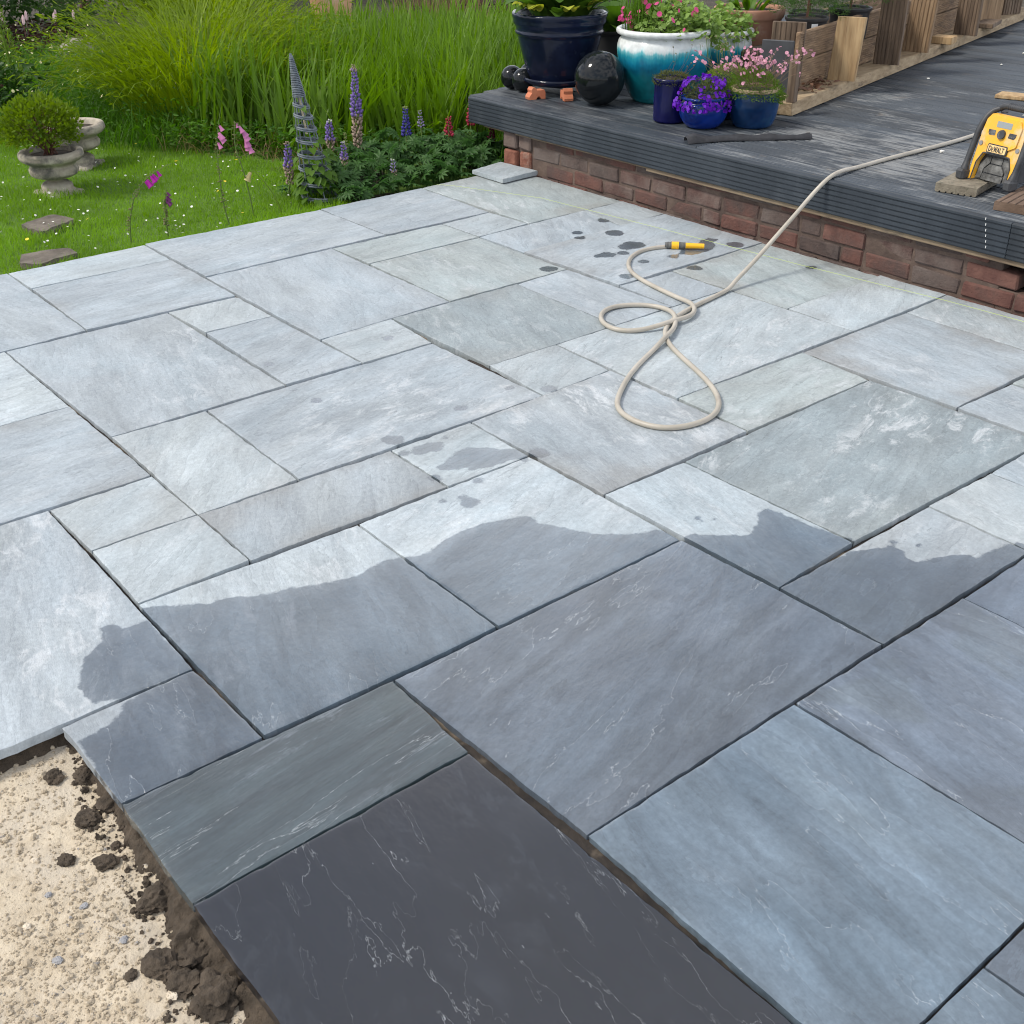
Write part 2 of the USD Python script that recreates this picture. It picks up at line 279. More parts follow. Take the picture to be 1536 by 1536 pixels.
# corner cells of the slab grid, tone, bedding direction in degrees, pale smears, vein lines, brown stain
SLABS = [(-1, -11, 1, -8, 'b', 100, .5, .1, .1), (1, -11, 3, -10, 'l', 2, .5, .0, .15), (3, -11, 6, -9, 'b', 4, .5, .1, .1), (6, -11, 8, -9, 'b', 6, .5, .0, .2),
    (8, -11, 10, -8, 'g', 70, .8, .0, .6), (1, -10, 3, -8, 'b', 2, .3, .1, .4), (3, -9, 5, -6, 'b', 75, .6, .0, .2), (5, -9, 7, -8, 'g', 3, .4, .1, .1),
    (7, -9, 8, -8, 'w', 20, .3, .0, .1), (5, -8, 7, -6, 'g', 82, .7, .0, .35), (7, -8, 9, -7, 'b', 60, .5, .1, .1), (9, -8, 10, -7, 'w', 80, .3, .0, .3),
    (7, -7, 10, -5, 'b', 12, .6, .1, .5), (2, -8, 3, -7, 'w', 60, .4, .0, .1), (0, -8, 2, -5, 'm', 78, .8, .2, .1), (-2, -8, 0, -6, 'l', 8, .5, .2, .1),
    (-3, -6, 0, -4, 'b', 4, .5, .0, .5), (2, -7, 3, -5, 'b', 20, .4, .3, .1), (3, -6, 4, -5, 'w', 10, .3, .0, .1), (4, -6, 6, -4, 's', 68, .5, .1, .4),
    (6, -6, 7, -4, 'b', 85, .5, .1, .1), (1, -5, 4, -3, 'b', 12, .9, .2, .3), (4, -4, 5, -3, 'w', 30, .5, .1, .2), (5, -4, 8, -2, 'w', 22, .8, .1, .3),
    (7, -5, 8, -4, 'b', 30, .4, .0, .1), (8, -5, 10, -3, 'g', 72, .4, .3, .6), (8, -3, 10, -2, 'l', 30, .4, .0, .4), (0, -5, 1, -3, 'w', 50, .5, .3, .3),
    (-1, -4, 0, -3, 'w', 30, .5, .1, .4), (-1, -3, 0, -2, 'w', 40, .5, .3, .3), (0, -3, 2, -2, 'm', 60, .5, .3, .6), (2, -3, 3, -2, 'w', 10, .6, .1, .2),
    (3, -3, 5, -1, 'm', 78, 1.3, .2, .6), (5, -2, 7, -1, 'g', 8, .6, .2, .3), (7, -2, 9, 0, 'b', 84, .6, .1, .8), (9, -2, 10, 1, 'w', 50, .8, .0, .5),
    (-1, -2, 1, 0, 'T', 70, .9, .5, .0), (1, -2, 3, 0, 'T', 14, .6, .35, .0), (3, -1, 4, 1, 'T', 80, .4, .2, .1), (4, -1, 7, 1, 's', 16, 1.0, .4, .2),
    (7, 0, 8, 2, 'b', 80, .4, .1, .1), (8, 0, 10, 2, 'g', 80, .4, .1, .1), (-3, -4, -1, -1, 'b', 74, .9, .35, .1), (-2, -1, -1, 0, 'p', 82, .6, .6, .1),
    (-2, 0, 0, 1, 'G', 7, 1.3, 1.3, .3), (0, 0, 3, 2, 'P', 16, .25, .8, .12), (3, 1, 5, 2, 'm', 12, .5, .2, .2), (5, 1, 6, 3, 'w', 80, .6, .0, .1),
    (6, 1, 7, 3, 'b', 80, .4, .1, .1), (7, 2, 9, 4, 'b', 10, .4, .1, .1), (5, 3, 7, 5, 'b', 10, .4, .1, .1), (4, 2, 5, 5, 'A', 10, .2, .1, .1), (2, 2, 4, 5, 'A', 82, .3, .9, .38),
    (0, 2, 2, 4, 'B', 80, .3, .7, .0), (-2, 1, 0, 4, 'D', 80, .2, .7, .1), (-1, 4, 1, 6, 'B', 80, .3, .5, .0), (1, 4, 2, 6, 'P', 10, .3, .0, .0),
    (2, 5, 4, 6, 'B', 10, .3, .2, .0), (-2, 4, -1, 6, 'P', 10, .3, .2, .0),
    (-3, -11, -1, -8, 'w', 10, .5, .1, .1), (-4, -8, -2, -6, 'b', 80, .5, .1, .1), (-5, -6, -3, -4, 'm', 10, .5, .1, .1), (-5, -4, -3, -1, 'b', 10, .5, .1, .1)]
MOD = 0.305
def corner(i, j):
    return np.array(CORNERS.get((i, j), (i * MOD, -j * MOD)))

WET = unary_union([Polygon(p).buffer(0) for p in WET_AREAS] + [Point(x, y).buffer(r * .92) for x, y, r in WET_SPOTS])
def signed(poly, pts):
    g = shapely.points(pts)
    d = shapely.distance(poly.boundary, g)
    return np.where(shapely.contains(poly, g), d, -d)

slab_mat = usdkit.material(stage, L('riven_sandstone'), {
    'sp': ('attribute', {'attribute': 'sp'}), 'tone': ('attribute', {'attribute': 'tone'}), 'wd': ('attribute', {'attribute': 'wetd'}),
    'par': ('attribute', {'attribute': 'par'}), 'ps': ('separate_xyz', {}), 'ed': ('attribute', {'attribute': 'edge'}), 'g': ('geometry', {}),
    # tone streaks along the bedding
    'm1': ('mapping', {'scale': (2.6, 8.5, 1.0)}), 'n1': ('noise_texture', {'scale': 1.0, 'detail': 11.0, 'roughness': 0.66, 'distortion': 0.5}),
    'r1': ('map_range', {'from_min': 0.25, 'from_max': 0.75, 'to_min': 0.80, 'to_max': 1.18}),
    'm2': ('mapping', {'scale': (1.6, 3.2, 1.0)}), 'n2': ('noise_texture', {'scale': 1.3, 'detail': 4.0, 'roughness': 0.55, 'distortion': 0.4}),
    'hue': ('rgb_ramp', {'ramp': [(0.30, (1.0, .985, .96)), (0.5, (.985, .985, .985)), (0.70, (.95, .985, 1.0))]}),
    'pw1': ('math', {'math_type': 'multiply_add', 'value2': 1.1, 'value3': 1.0}), 'pw': ('math', {'math_type': 'power'}), 'c1': ('mix_color', {'blend_type': 'multiply', 'fac': 1.0, 'use_clamp': False}), 'c2': ('mix_color', {'blend_type': 'multiply', 'fac': 1.0}),
    # pale smears
    'm3': ('mapping', {'scale': (7.0, 15.0, 1.0)}), 'n3': ('noise_texture', {'scale': 1.0, 'detail': 11.0, 'roughness': 0.76, 'distortion': 0.6}),
    'r3': ('map_range', {'range_type': 'smoothstep', 'from_min': 0.50, 'from_max': 0.62, 'to_min': 0.0, 'to_max': 0.66}),
    'gate': ('noise_texture', {'scale': 2.6, 'detail': 3.0}), 'gr': ('map_range', {'range_type': 'smoothstep', 'from_min': 0.40, 'from_max': 0.62}),
    'k1': ('math', {'math_type': 'multiply'}), 'k2': ('math', {'math_type': 'multiply'}),
    'c3': ('mix_color', {'b': (.50, .525, .54)}),
    # brown stains towards edges
    'n4': ('noise_texture', {'scale': 3.2, 'detail': 5.0, 'roughness': 0.6}), 'e1': ('map_range', {'from_min': 0.0, 'from_max': 0.16, 'to_min': 0.26, 'to_max': 0.0, 'clamp': True}),
    'e2': ('math', {'math_type': 'add'}), 'e3': ('map_range', {'range_type': 'smoothstep', 'from_min': 0.62, 'from_max': 0.86, 'to_max': 0.55}), 'e4': ('math', {'math_type': 'multiply'}),
    'c4': ('mix_color', {'b': (.190, .172, .148)}),
    # vein ridges: contour lines of the bedding
    'm5': ('mapping', {'scale': (1.7, 6.5, 1.0)}), 'n5': ('noise_texture', {'scale': 1.0, 'detail': 7.0, 'roughness': 0.56, 'distortion': 0.22}),
    'v1': ('math', {'math_type': 'multiply', 'value2': 9.0}), 'v2': ('math', {'math_type': 'pingpong', 'value2': 1.0}),
    'v3': ('map_range', {'range_type': 'smoothstep', 'from_min': 0.0, 'from_max': 0.024, 'to_min': 1.0, 'to_max': 0.0}),
    'n6': ('noise_texture', {'scale': 4.5, 'detail': 3.0}), 'v0': ('math', {'math_type': 'multiply_add', 'value2': 0.07}), 'v4': ('map_range', {'range_type': 'smoothstep', 'from_min': 0.46, 'from_max': 0.62, 'to_min': 0.22}),
    'v5': ('math', {'math_type': 'multiply'}), 'vb': ('map_range', {'from_min': 0.40, 'from_max': 0.58, 'to_min': 0.15, 'clamp': True}), 'v8': ('math', {'math_type': 'multiply'}), 'va': ('math', {'math_type': 'add', 'value2': 0.28}), 'v6': ('math', {'math_type': 'multiply', 'use_clamp': True}), 'v7': ('math', {'math_type': 'multiply', 'value2': 0.42}),
    'fr': ('math', {'math_type': 'fraction'}), 'frr': ('map_range', {'from_min': 0.0, 'from_max': 1.0, 'to_min': 0.94, 'to_max': 1.05}), 'cf': ('mix_color', {'blend_type': 'multiply', 'fac': 1.0, 'use_clamp': False}), 'c5': ('mix_color', {'b': (.60, .64, .66)}),
    # wetness: ragged edge, then darker and glossier, tinted blue in place of reflected sky
    'nw': ('noise_texture', {'scale': 28.0, 'detail': 5.0, 'roughness': 0.6}), 'w1': ('math', {'math_type': 'multiply_add', 'value2': 0.036, 'value3': -0.018}),
    'w2': ('math', {'math_type': 'add'}), 'w3': ('map_range', {'range_type': 'smoothstep', 'from_min': -0.0048, 'from_max': 0.0048}),
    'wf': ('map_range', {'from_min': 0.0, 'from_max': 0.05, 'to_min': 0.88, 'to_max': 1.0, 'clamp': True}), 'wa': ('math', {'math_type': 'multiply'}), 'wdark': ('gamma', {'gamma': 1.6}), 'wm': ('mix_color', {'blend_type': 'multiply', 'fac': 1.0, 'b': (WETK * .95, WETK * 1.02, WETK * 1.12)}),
    'c6': ('mix_color', {}), 'kp': ('math', {'math_type': 'multiply'}), 'cp': ('mix_color', {'blend_type': 'multiply', 'b': (.74, .72, .58)}), 'gn': ('noise_texture', {'scale': 70.0, 'detail': 7.0, 'roughness': 0.82}), 'gnr': ('map_range', {'from_min': 0.25, 'from_max': 0.75, 'to_min': 0.74, 'to_max': 1.26}), 'cg': ('mix_color', {'blend_type': 'multiply', 'fac': 1.0, 'use_clamp': False}), 'lo': ('noise_texture', {'scale': 3.0, 'detail': 9.0, 'roughness': 0.66}), 'lr': ('map_range', {'from_min': 0.3, 'from_max': 0.7, 'to_min': 0.86, 'to_max': 1.12}), 'cl': ('mix_color', {'blend_type': 'multiply', 'fac': 1.0, 'use_clamp': False}),
    # pools on the wet stone
    'npd': ('noise_texture', {'scale': 5.0, 'detail': 4.0, 'roughness': 0.5}), 'pd': ('map_range', {'range_type': 'smoothstep', 'from_min': 0.52, 'from_max': 0.60}),
    'rw': ('mix_float', {'a': WETR, 'b': 0.04}), 'rd': ('mix_float', {'a': 0.62}), 'bs': ('mix_float', {'a': 1.0, 'b': 0.38}),
    # relief
    'st': ('math', {'math_type': 'floor'}), 'h1': ('math', {'math_type': 'multiply_add', 'value2': 0.35}),
    'nf': ('noise_texture', {'scale': 1.0, 'detail': 8.0, 'roughness': 0.7}), 'mf': ('mapping', {'scale': (38.0, 90.0, 1.0)}),
    'h2': ('math', {'math_type': 'multiply_add', 'value2': 0.55}), 'hz': ('math', {'math_type': 'multiply', 'value2': 0.6}),
    'bmp': ('bump', {'distance': 0.0052}),
    'p': ('principled_bsdf', {'specular_ior_level': 0.5, 'coat_ior': 1.5}),
}, [('sp.vector', f'{m}.vector') for m in ('m1', 'm2', 'm3', 'm5', 'mf')] + [('sp.vector', f'{n}.vector') for n in ('gate', 'n4', 'n6')] + [
    ('m1.vector', 'n1.vector'), ('m2.vector', 'n2.vector'), ('m3.vector', 'n3.vector'), ('m5.vector', 'n5.vector'), ('mf.vector', 'nf.vector'), ('par.vector', 'ps.vector'),
    ('n1.fac', 'r1.value'), ('tone.color', 'c1.a'), ('ps.y', 'pw1.value1'), ('r1.result', 'pw.value1'), ('pw1.value', 'pw.value2'), ('pw.value', 'c1.b'), ('n2.fac', 'hue.fac'), ('c1.result', 'c2.a'), ('hue.color', 'c2.b'),
    ('n3.fac', 'r3.value'), ('gate.fac', 'gr.value'), ('r3.result', 'k1.value1'), ('gr.result', 'k1.value2'), ('k1.value', 'k2.value1'), ('ps.x', 'k2.value2'),
    ('k2.value', 'c3.fac'), ('sp.vector', 'lo.vector'), ('lo.fac', 'lr.value'), ('c2.result', 'cl.a'), ('lr.result', 'cl.b'), ('v1.value', 'fr.value1'), ('fr.value', 'frr.value'), ('cl.result', 'cf.a'), ('frr.result', 'cf.b'), ('cf.result', 'c3.a'),
    ('ed.fac', 'e1.value'), ('n4.fac', 'e2.value1'), ('e1.result', 'e2.value2'), ('e2.value', 'e3.value'), ('e3.result', 'e4.value1'), ('ps.z', 'e4.value2'),
    ('e4.value', 'c4.fac'), ('c3.result', 'c4.a'),
    ('n5.fac', 'v1.value1'), ('v1.value', 'v2.value1'), ('v2.value', 'v3.value'), ('ps.y', 'v0.value1'), ('n6.fac', 'v0.value3'), ('v0.value', 'v4.value'), ('v3.result', 'v5.value1'), ('v4.result', 'v5.value2'),
    ('nf.fac', 'vb.value'), ('v5.value', 'v8.value1'), ('vb.result', 'v8.value2'), ('v8.value', 'v6.value1'), ('ps.y', 'va.value1'), ('va.value', 'v6.value2'), ('v6.value', 'v7.value1'), 
    ('g.position', 'nw.vector'), ('nw.fac', 'w1.value1'), ('wd.fac', 'w2.value1'), ('w1.value', 'w2.value2'), ('w2.value', 'w3.value'),
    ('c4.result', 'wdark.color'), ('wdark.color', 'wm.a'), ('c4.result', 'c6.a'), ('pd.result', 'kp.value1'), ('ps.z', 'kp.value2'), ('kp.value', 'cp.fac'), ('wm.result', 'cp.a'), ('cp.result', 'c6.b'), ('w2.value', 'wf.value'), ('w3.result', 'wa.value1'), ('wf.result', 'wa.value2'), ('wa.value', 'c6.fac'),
    ('c6.result', 'c5.a'), ('v7.value', 'c5.fac'), ('g.position', 'gn.vector'), ('gn.fac', 'gnr.value'), ('c5.result', 'cg.a'), ('gnr.result', 'cg.b'), ('cg.result', 'p.base_color'),
    ('g.position', 'npd.vector'), ('npd.fac', 'pd.value'), ('pd.result', 'rw.fac'), ('w3.result', 'rd.fac'), ('rw.result', 'rd.b'), ('rd.result', 'p.roughness'),
    ('v1.value', 'st.value1'), ('st.value', 'h1.value1'), ('n5.fac', 'h1.value3'), ('nf.fac', 'h2.value1'), ('h1.value', 'h2.value3'),
    ('w3.result', 'p.coat_weight'), ('rw.result', 'p.coat_roughness'), ('bmp.normal', 'p.coat_normal'), ('h2.value', 'bmp.height'), ('w3.result', 'bs.fac'), ('bs.result', 'bmp.strength'), ('bmp.normal', 'p.normal')], surface='p.BSDF')

def slab_mesh(q, thick, seed, res, gap=0.0032, lift=0.0):
    """Riven slab on four ground corners (x0y0, x1y0, x1y1, x0y1): rippled top, chipped edges, sides."""
    r = np.random.default_rng(seed)
    lu = np.linalg.norm(q[1] - q[0]); lv = np.linalg.norm(q[3] - q[0])
    def par(l):
        n = max(4, int(l / res)); e = .003 / l
        return np.r_[0, e, 2.2 * e, np.linspace(6 * e, 1 - 6 * e, n), 1 - 2.2 * e, 1 - e, 1]
    u, v = np.meshgrid(par(lu), par(lv), indexing='ij')
    nu, nv = u.shape
    gu, gv = gap / lu, gap / lv
    su = gu + u * (1 - 2 * gu); sv_ = gv + v * (1 - 2 * gv)
    P = ((1 - su) * (1 - sv_))[..., None] * q[0] + (su * (1 - sv_))[..., None] * q[1] + (su * sv_)[..., None] * q[2] + ((1 - su) * sv_)[..., None] * q[3]
    p3 = np.concatenate([P, np.full((nu, nv, 1), seed * 1.37)], -1)
    ed = np.minimum(np.minimum(u, 1 - u) * lu, np.minimum(v, 1 - v) * lv)
    wob = (meshkit.fbm(p3 * 28, 3, seed) - .5) * .0055 + (meshkit.fbm(p3 * 7, 2, seed + 5) - .5) * .004
    fall = np.clip(1 - ed / .03, 0, 1)
    du = (u < .5) * 2.0 - 1; 
    ax = (q[1] - q[0]) / lu; ay = (q[3] - q[0]) / lv
    near_u = np.clip(1 - np.minimum(u, 1 - u) * lu / .03, 0, 1); near_v = np.clip(1 - np.minimum(v, 1 - v) * lv / .03, 0, 1)
    P = P + (near_u * wob * np.where(u < .5, 1, -1))[..., None] * ax + (near_v * wob * np.where(v < .5, 1, -1))[..., None] * ay
    z = (meshkit.fbm(p3 * 3.0, 4, seed) - .5) * .005 + (meshkit.fbm(p3 * 11, 3, seed + 2) - .5) * .0022
    z += r.normal(0, .0007) + (u - .5) * r.normal(0, .0012) + (v - .5) * r.normal(0, .0012) + lift
    chip = .0005 + .009 * np.clip(meshkit.fbm(p3 * 34, 2, seed + 9) - .50, 0, 1)
    z -= np.where(ed < .001, chip, np.where(ed < .0040, chip * .35, 0))
    V = np.concatenate([P, z[..., None]], -1).reshape(-1, 3)
    i = np.arange(nu - 1)[:, None] * nv + np.arange(nv - 1)[None]
    F = np.stack([i, i + nv, i + nv + 1, i + 1], -1).reshape(-1, 4)
    rim = np.r_[np.arange(nv), np.arange(1, nu) * nv + nv - 1, (nu - 1) * nv + np.arange(nv - 2, -1, -1), np.arange(nu - 2, 0, -1) * nv]
    top = V[rim]; n = len(rim)
    cen = V[:, :2].mean(0)
    low = top.copy(); low[:, 2] = lift - thick + (meshkit.noise(top * 60, seed) - .5) * .004
    mid = top.copy(); mid[:, 2] = (top[:, 2] + low[:, 2]) / 2; mid[:, :2] += (mid[:, :2] - cen) / np.linalg.norm(mid[:, :2] - cen, axis=1, keepdims=True) * ((meshkit.noise(top * 90, seed + 3) - .4) * .005)[:, None]
    b = len(V); k = np.arange(n); k2 = (k + 1) % n
    Fs = np.vstack([np.stack([b + k, b + k2, b + n + k2, b + n + k], 1), np.stack([b + n + k, b + n + k2, b + 2 * n + k2, b + 2 * n + k], 1)])
    V = np.vstack([V, top, mid, low])
    F = np.vstack([F, Fs])
    t0 = V[F[0]]; 
    if np.cross(t0[1] - t0[0], t0[2] - t0[0])[2] < 0:
        F = F[:, ::-1]
    edge = np.r_[ed.ravel(), np.zeros(3 * n)]
    return V, F, edge

def add_slab(name, parent, q, tone, ang, smear, vein, stain, seed, wet=True, thick=.024, lift=0.0, res=.014):
    V, F, edge = slab_mesh(q, thick, seed, res, lift=lift)
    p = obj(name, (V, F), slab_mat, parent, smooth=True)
    r = np.random.default_rng(seed + 100)
    a = math.radians(ang)
    c, s = math.cos(a), math.sin(a)
    sp = np.stack([V[:, 0] * c + V[:, 1] * s, -V[:, 0] * s + V[:, 1] * c, V[:, 2] * .6], 1) * ((.7, 2.1, 1) if tone == 'G' else (1, 1, 1)) + r.uniform(0, 40, 3)
    t = np.array(TONES[tone]) * r.uniform(.94, 1.06)
    n = len(V)
    attr(p, 'sp', Sdf.ValueTypeNames.Float3Array, sp)
    attr(p, 'tone', Sdf.ValueTypeNames.Color3fArray, np.tile(t, (n, 1)))
    attr(p, 'wetd', Sdf.ValueTypeNames.FloatArray, np.clip(signed(WET, V[:, :2]), -.2, .2) if wet else np.full(n, -.2))
    attr(p, 'par', Sdf.ValueTypeNames.Float3Array, np.tile([smear, vein, stain], (n, 1)))
    attr(p, 'edge', Sdf.ValueTypeNames.FloatArray, edge)
    return p

patio = tag(UsdGeom.Xform.Define(stage, '/World/patio').GetPrim(), 'grey riven stone patio of mixed slabs, part wet', kind='structure')
quads = []
for k, (i0, j0, i1, j1, tone, ang, smear, vein, stain) in enumerate(SLABS):
    q = np.array([corner(i0, j1), corner(i1, j1), corner(i1, j0), corner(i0, j0)])
    quads.append(Polygon(q))
    near = min(np.linalg.norm(q - CAM[:2], axis=1))
    add_slab('paving_slab', patio, q, tone, ang, smear, vein, stain, k + 1, res=.012 if near < 3 else .02)

# mortar under and between the slabs
bed = unary_union([p.buffer(.012) for p in quads]).buffer(-.024)
mort = plain('damp_mortar', (.009, .007, .006), (.036, .027, .019), rough=.85, scale=16, bump=.006, bscale=45, c3=(.21, .165, .115), s3=2.6, t3=(.53, .63))
gx, gy = np.meshgrid(np.arange(-1.7, 3.2, .02), np.arange(-1.9, 3.5, .02), indexing='ij')
pts = np.stack([gx, gy], -1)
dd = signed(bed, pts.reshape(-1, 2)).reshape(gx.shape)
p3 = np.concatenate([pts, 0 * pts[..., :1]], -1)
gz = -.017 + (meshkit.fbm(p3 * 9, 4, 3) - .5) * .018 - np.clip(.03 - dd, 0, .06) * 1.6
ok = dd > -.03
idx = np.arange(gx.size).reshape(gx.shape)
cell = ok[:-1, :-1] & ok[1:, :-1] & ok[:-1, 1:] & ok[1:, 1:]
F = np.stack([idx[:-1, :-1], idx[1:, :-1], idx[1:, 1:], idx[:-1, 1:]], -1)[cell]
used, F = np.unique(F, return_inverse=True)
obj('mortar_bed', (np.concatenate([pts, gz[..., None]], -1).reshape(-1, 3)[used], F.reshape(-1, 4)), mort, patio, smooth=True)

loose = thing('loose_paving_slab', 'small loose pale grey slab lying on the patio corner by the brick wall', 'paving slab')
ql = np.array([onl for onl in [(2.800, 3.100), (3.062, 3.118), (3.045, 3.425), (2.806, 3.378)]])
add_slab('slab', loose, ql, 'w', 20, .5, .0, .2, 91, wet=False, thick=.023, lift=.027, res=.02)

# builder's line
line_mat = plain('string_yellow', (.42, .52, .13), rough=.6)
sx = [(2.53, 3.32, .004), (2.566, 3.221, .010), (2.75, 2.729, .012), (2.823, 1.928, .012), (2.881, 1.208, .012), (2.92, .871, .012), (2.956, .56, .012), (2.975, .2, .012), (2.99, -.4, .012)]
tag(obj('string_line', tube(sx, .0008, 5), line_mat), "builder's yellow string line stretched across the patio beside the brick wall", 'string line')

# ------------------------------------------------------------------ ground
def sheet(x0, x1, y0, y1, step, zf):
    x, y = np.meshgrid(np.arange(x0, x1 + step / 2, step), np.arange(y0, y1 + step / 2, step), indexing='ij')
    V = np.stack([x, y, zf(x, y)], -1).reshape(-1, 3); i = np.arange(len(V)).reshape(x.shape)
    return V, np.stack([i[:-1, :-1], i[1:, :-1], i[1:, 1:], i[:-1, 1:]], -1).reshape(-1, 4)
def nz(x, y, s, o=4, seed=0):
    return meshkit.fbm(np.stack([x * s, y * s, 0 * x], -1), o, seed) - .5

soil = plain('garden_soil', (.030, .024, .016), (.06, .048, .03), rough=.95, scale=6, bump=.02, bscale=25)
g = obj('ground', sheet(-40, 40, -40, 40, 2.0, lambda x, y: -.16 + 0 * x), soil, smooth=True)
tag(g, 'bare dark soil under the garden', kind='structure')
SAND = lambda x, y: -.058 + nz(x, y, 2.2, 4, 11) * .022 + nz(x, y, 14, 3, 12) * .012 + nz(x, y, 55, 2, 13) * .006
sand_mat = plain('crushed_stone_sand', (.44, .365, .26), (.60, .52, .395), rough=.95, scale=26, bump=.006, bscale=130, lo=.3, hi=.7, c3=(.50, .44, .35), s3=5.0, t3=(.48, .66))
s = obj('sand_base', sheet(-2.2, -.35, -1.9, .45, .01, SAND), sand_mat, smooth=True)
tag(s, 'pale compacted sand and crushed stone where paving is not yet laid', kind='structure')
# ------------------------------------------------------------------ brick wall under the deck
WX = 3.078
brick_mats = [plain(f'old_brick_{k}', a, b, rough=.88, scale=13, bump=.006, bscale=70, c3=c, s3=5, t3=(.42, .62)) for k, (a, b, c) in enumerate([
    ((.088, .036, .028), (.138, .064, .048), (.066, .043, .036)), ((.062, .032, .027), (.105, .056, .045), (.13, .095, .08)),
    ((.098, .040, .030), (.148, .070, .053), (.075, .046, .039)), ((.048, .033, .029), (.085, .057, .048), (.115, .09, .078))])]
orange_brick = plain('broken_orange_brick', (.16, .055, .034), (.25, .105, .068), rough=.9, scale=20, bump=.01, bscale=60, c3=(.25, .17, .13), s3=9)
wall_mortar = plain('wall_mortar', (.060, .040, .032), (.135, .095, .074), rough=.95, scale=9, bump=.004, bscale=80, c3=(.085, .05, .038), s3=4)
wall = thing('brick_wall', 'low dark red brick wall carrying the grey deck', 'wall')
def brick(y0, y1, z0, z1, x0, mat, seed, depth=.10, c=.007):
    t = cbox((x0, y0, z0), (x0 + depth, y1, z1), c, .0022, seed)
    return obj('brick', t, mat, wall)
r = np.random.default_rng(5)
n = 0
for row, (z0, z1) in enumerate([(-.080, -.010), (-.002, .064), (.074, .139), (.149, .199)]):
    y = 3.20 - (.1125 if row % 2 else 0) - .01
    while y > -1.3:
        ln = .215 if r.random() > .12 else .103
        y0 = y - ln
        hole = row >= 2 and .20 < (y + y0) / 2 < .42
        if not hole:
            m = brick_mats[int(r.choice([0, 1, 2, 3], p=[.3, .25, .3, .15] if row < 2 else [.2, .3, .1, .4]))]
            brick(y0, y, z0 + r.normal(0, .0015), z1 + r.normal(0, .0015), WX + r.normal(0, .003) + (.0 if row else -.012), m, n)
        n += 1
        y = y0 - .010 - abs(r.normal(0, .002))
for k, (y0, y1, z0, z1) in enumerate([(3.20, 3.30, -.08, -.01), (3.31, 3.42, -.08, -.01), (3.20, 3.295, 0, .10), (3.308, 3.415, .0, .095), (3.20, 3.30, .11, .198), (3.312, 3.415, .106, .198)]):
    p = brick(y0, y1, z0, z1, WX - .01 - .012 * (k % 2), orange_brick if k < 4 else brick_mats[1], 300 + k, c=.008)
    if k in (2, 3):
        tag(p, 'broken bright orange brick end')
obj('mortar_core', cbox((WX + .007, -1.3, -.09), (WX + .06, .19, .2), .004), wall_mortar, wall)
obj('mortar_core', cbox((WX + .007, .43, -.09), (WX + .06, 3.41, .2), .004), wall_mortar, wall)
obj('mortar_core', cbox((WX + .007, .188, -.09), (WX + .06, .432, .068), .004), wall_mortar, wall)
obj('mortar_core', cbox((WX + .25, -1.3, -.1), (WX + .30, 3.4, .2), .004), plain('under_deck_shade', (.02, .018, .016), rough=.9), wall)  # dark back panel, not mortar: paints the shade seen through the brick hole

# ------------------------------------------------------------------ deck
DZ = .338
def left_edge(x): return 3.70 + .26 * (x - 3.05)
def planter_line(x): return 2.144 + .2736 * (x - 3.92)
def deck_paint(name, scuff, k=1.0):
    """Dark grey painted timber, worn pale where it is walked on."""
    return usdkit.material(stage, L(name), {
        'g': ('geometry', {}), 'sx': ('separate_xyz', {}),
        'm1': ('mapping', {'scale': (30.0, 2.2, 1.0)}), 'n1': ('noise_texture', {'scale': 2.2, 'detail': 8.0, 'roughness': 0.7}),
        'n2': ('noise_texture', {'scale': 1.7, 'detail': 6.0, 'roughness': 0.62}),
        'base': ('rgb_ramp', {'ramp': [(.3, (.021 * k, .028 * k, .037 * k)), (.7, (.046 * k, .058 * k, .072 * k))]}),
        'oi': ('object_info', {}), 'om': ('map_range', {'to_min': .72, 'to_max': 1.25}), 'cb': ('mix_color', {'blend_type': 'multiply', 'fac': 1.0, 'use_clamp': False}), 'a': ('math', {'math_type': 'multiply'}), 's': ('map_range', {'range_type': 'smoothstep', 'from_min': .235, 'from_max': .36, 'to_max': scuff}),
        'fr': ('map_range', {'from_min': 5.2, 'from_max': 3.2, 'to_min': .82, 'to_max': 1.08}), 'a2': ('math', {'math_type': 'multiply'}),
        'c': ('mix_color', {'b': (.30, .305, .30)}),
        'wood': ('rgb_ramp', {'ramp': [(.60, (0, 0, 0)), (.70, (1, 1, 1))]}), 'n3': ('noise_texture', {'scale': 5.5, 'detail': 6.0, 'roughness': .7}),
        'k': ('math', {'math_type': 'multiply', 'value2': scuff * .3}), 'c2': ('mix_color', {'b': (.30, .21, .12)}),
        'b': ('bump', {'distance': .0012}), 'p': ('principled_bsdf', {'roughness': .55, 'specular_ior_level': .35}),
    }, [('g.position', 'm1.vector'), ('m1.vector', 'n1.vector'), ('g.position', 'n2.vector'), ('n1.fac', 'base.fac'), ('n1.fac', 'a.value1'), ('n2.fac', 'a.value2'),
        ('g.position', 'sx.vector'), ('sx.x', 'fr.value'), ('a.value', 'a2.value1'), ('fr.result', 'a2.value2'),
        ('a2.value', 's.value'), ('s.result', 'c.fac'), ('oi.random', 'om.value'), ('base.color', 'cb.a'), ('om.result', 'cb.b'), ('cb.result', 'c.a'), ('g.position', 'n3.vector'), ('n3.fac', 'wood.fac'), ('wood.color', 'k.value1'),
        ('k.value', 'c2.fac'), ('c.result', 'c2.a'), ('c2.result', 'p.base_color'), ('n1.fac', 'b.height'), ('b.normal', 'p.normal')], surface='p.BSDF')
paint_worn, paint_front, paint_fascia = deck_paint('deck_paint_worn', .50), deck_paint('deck_paint_front', .16, .8), deck_paint('deck_paint_fascia', .05, .7)

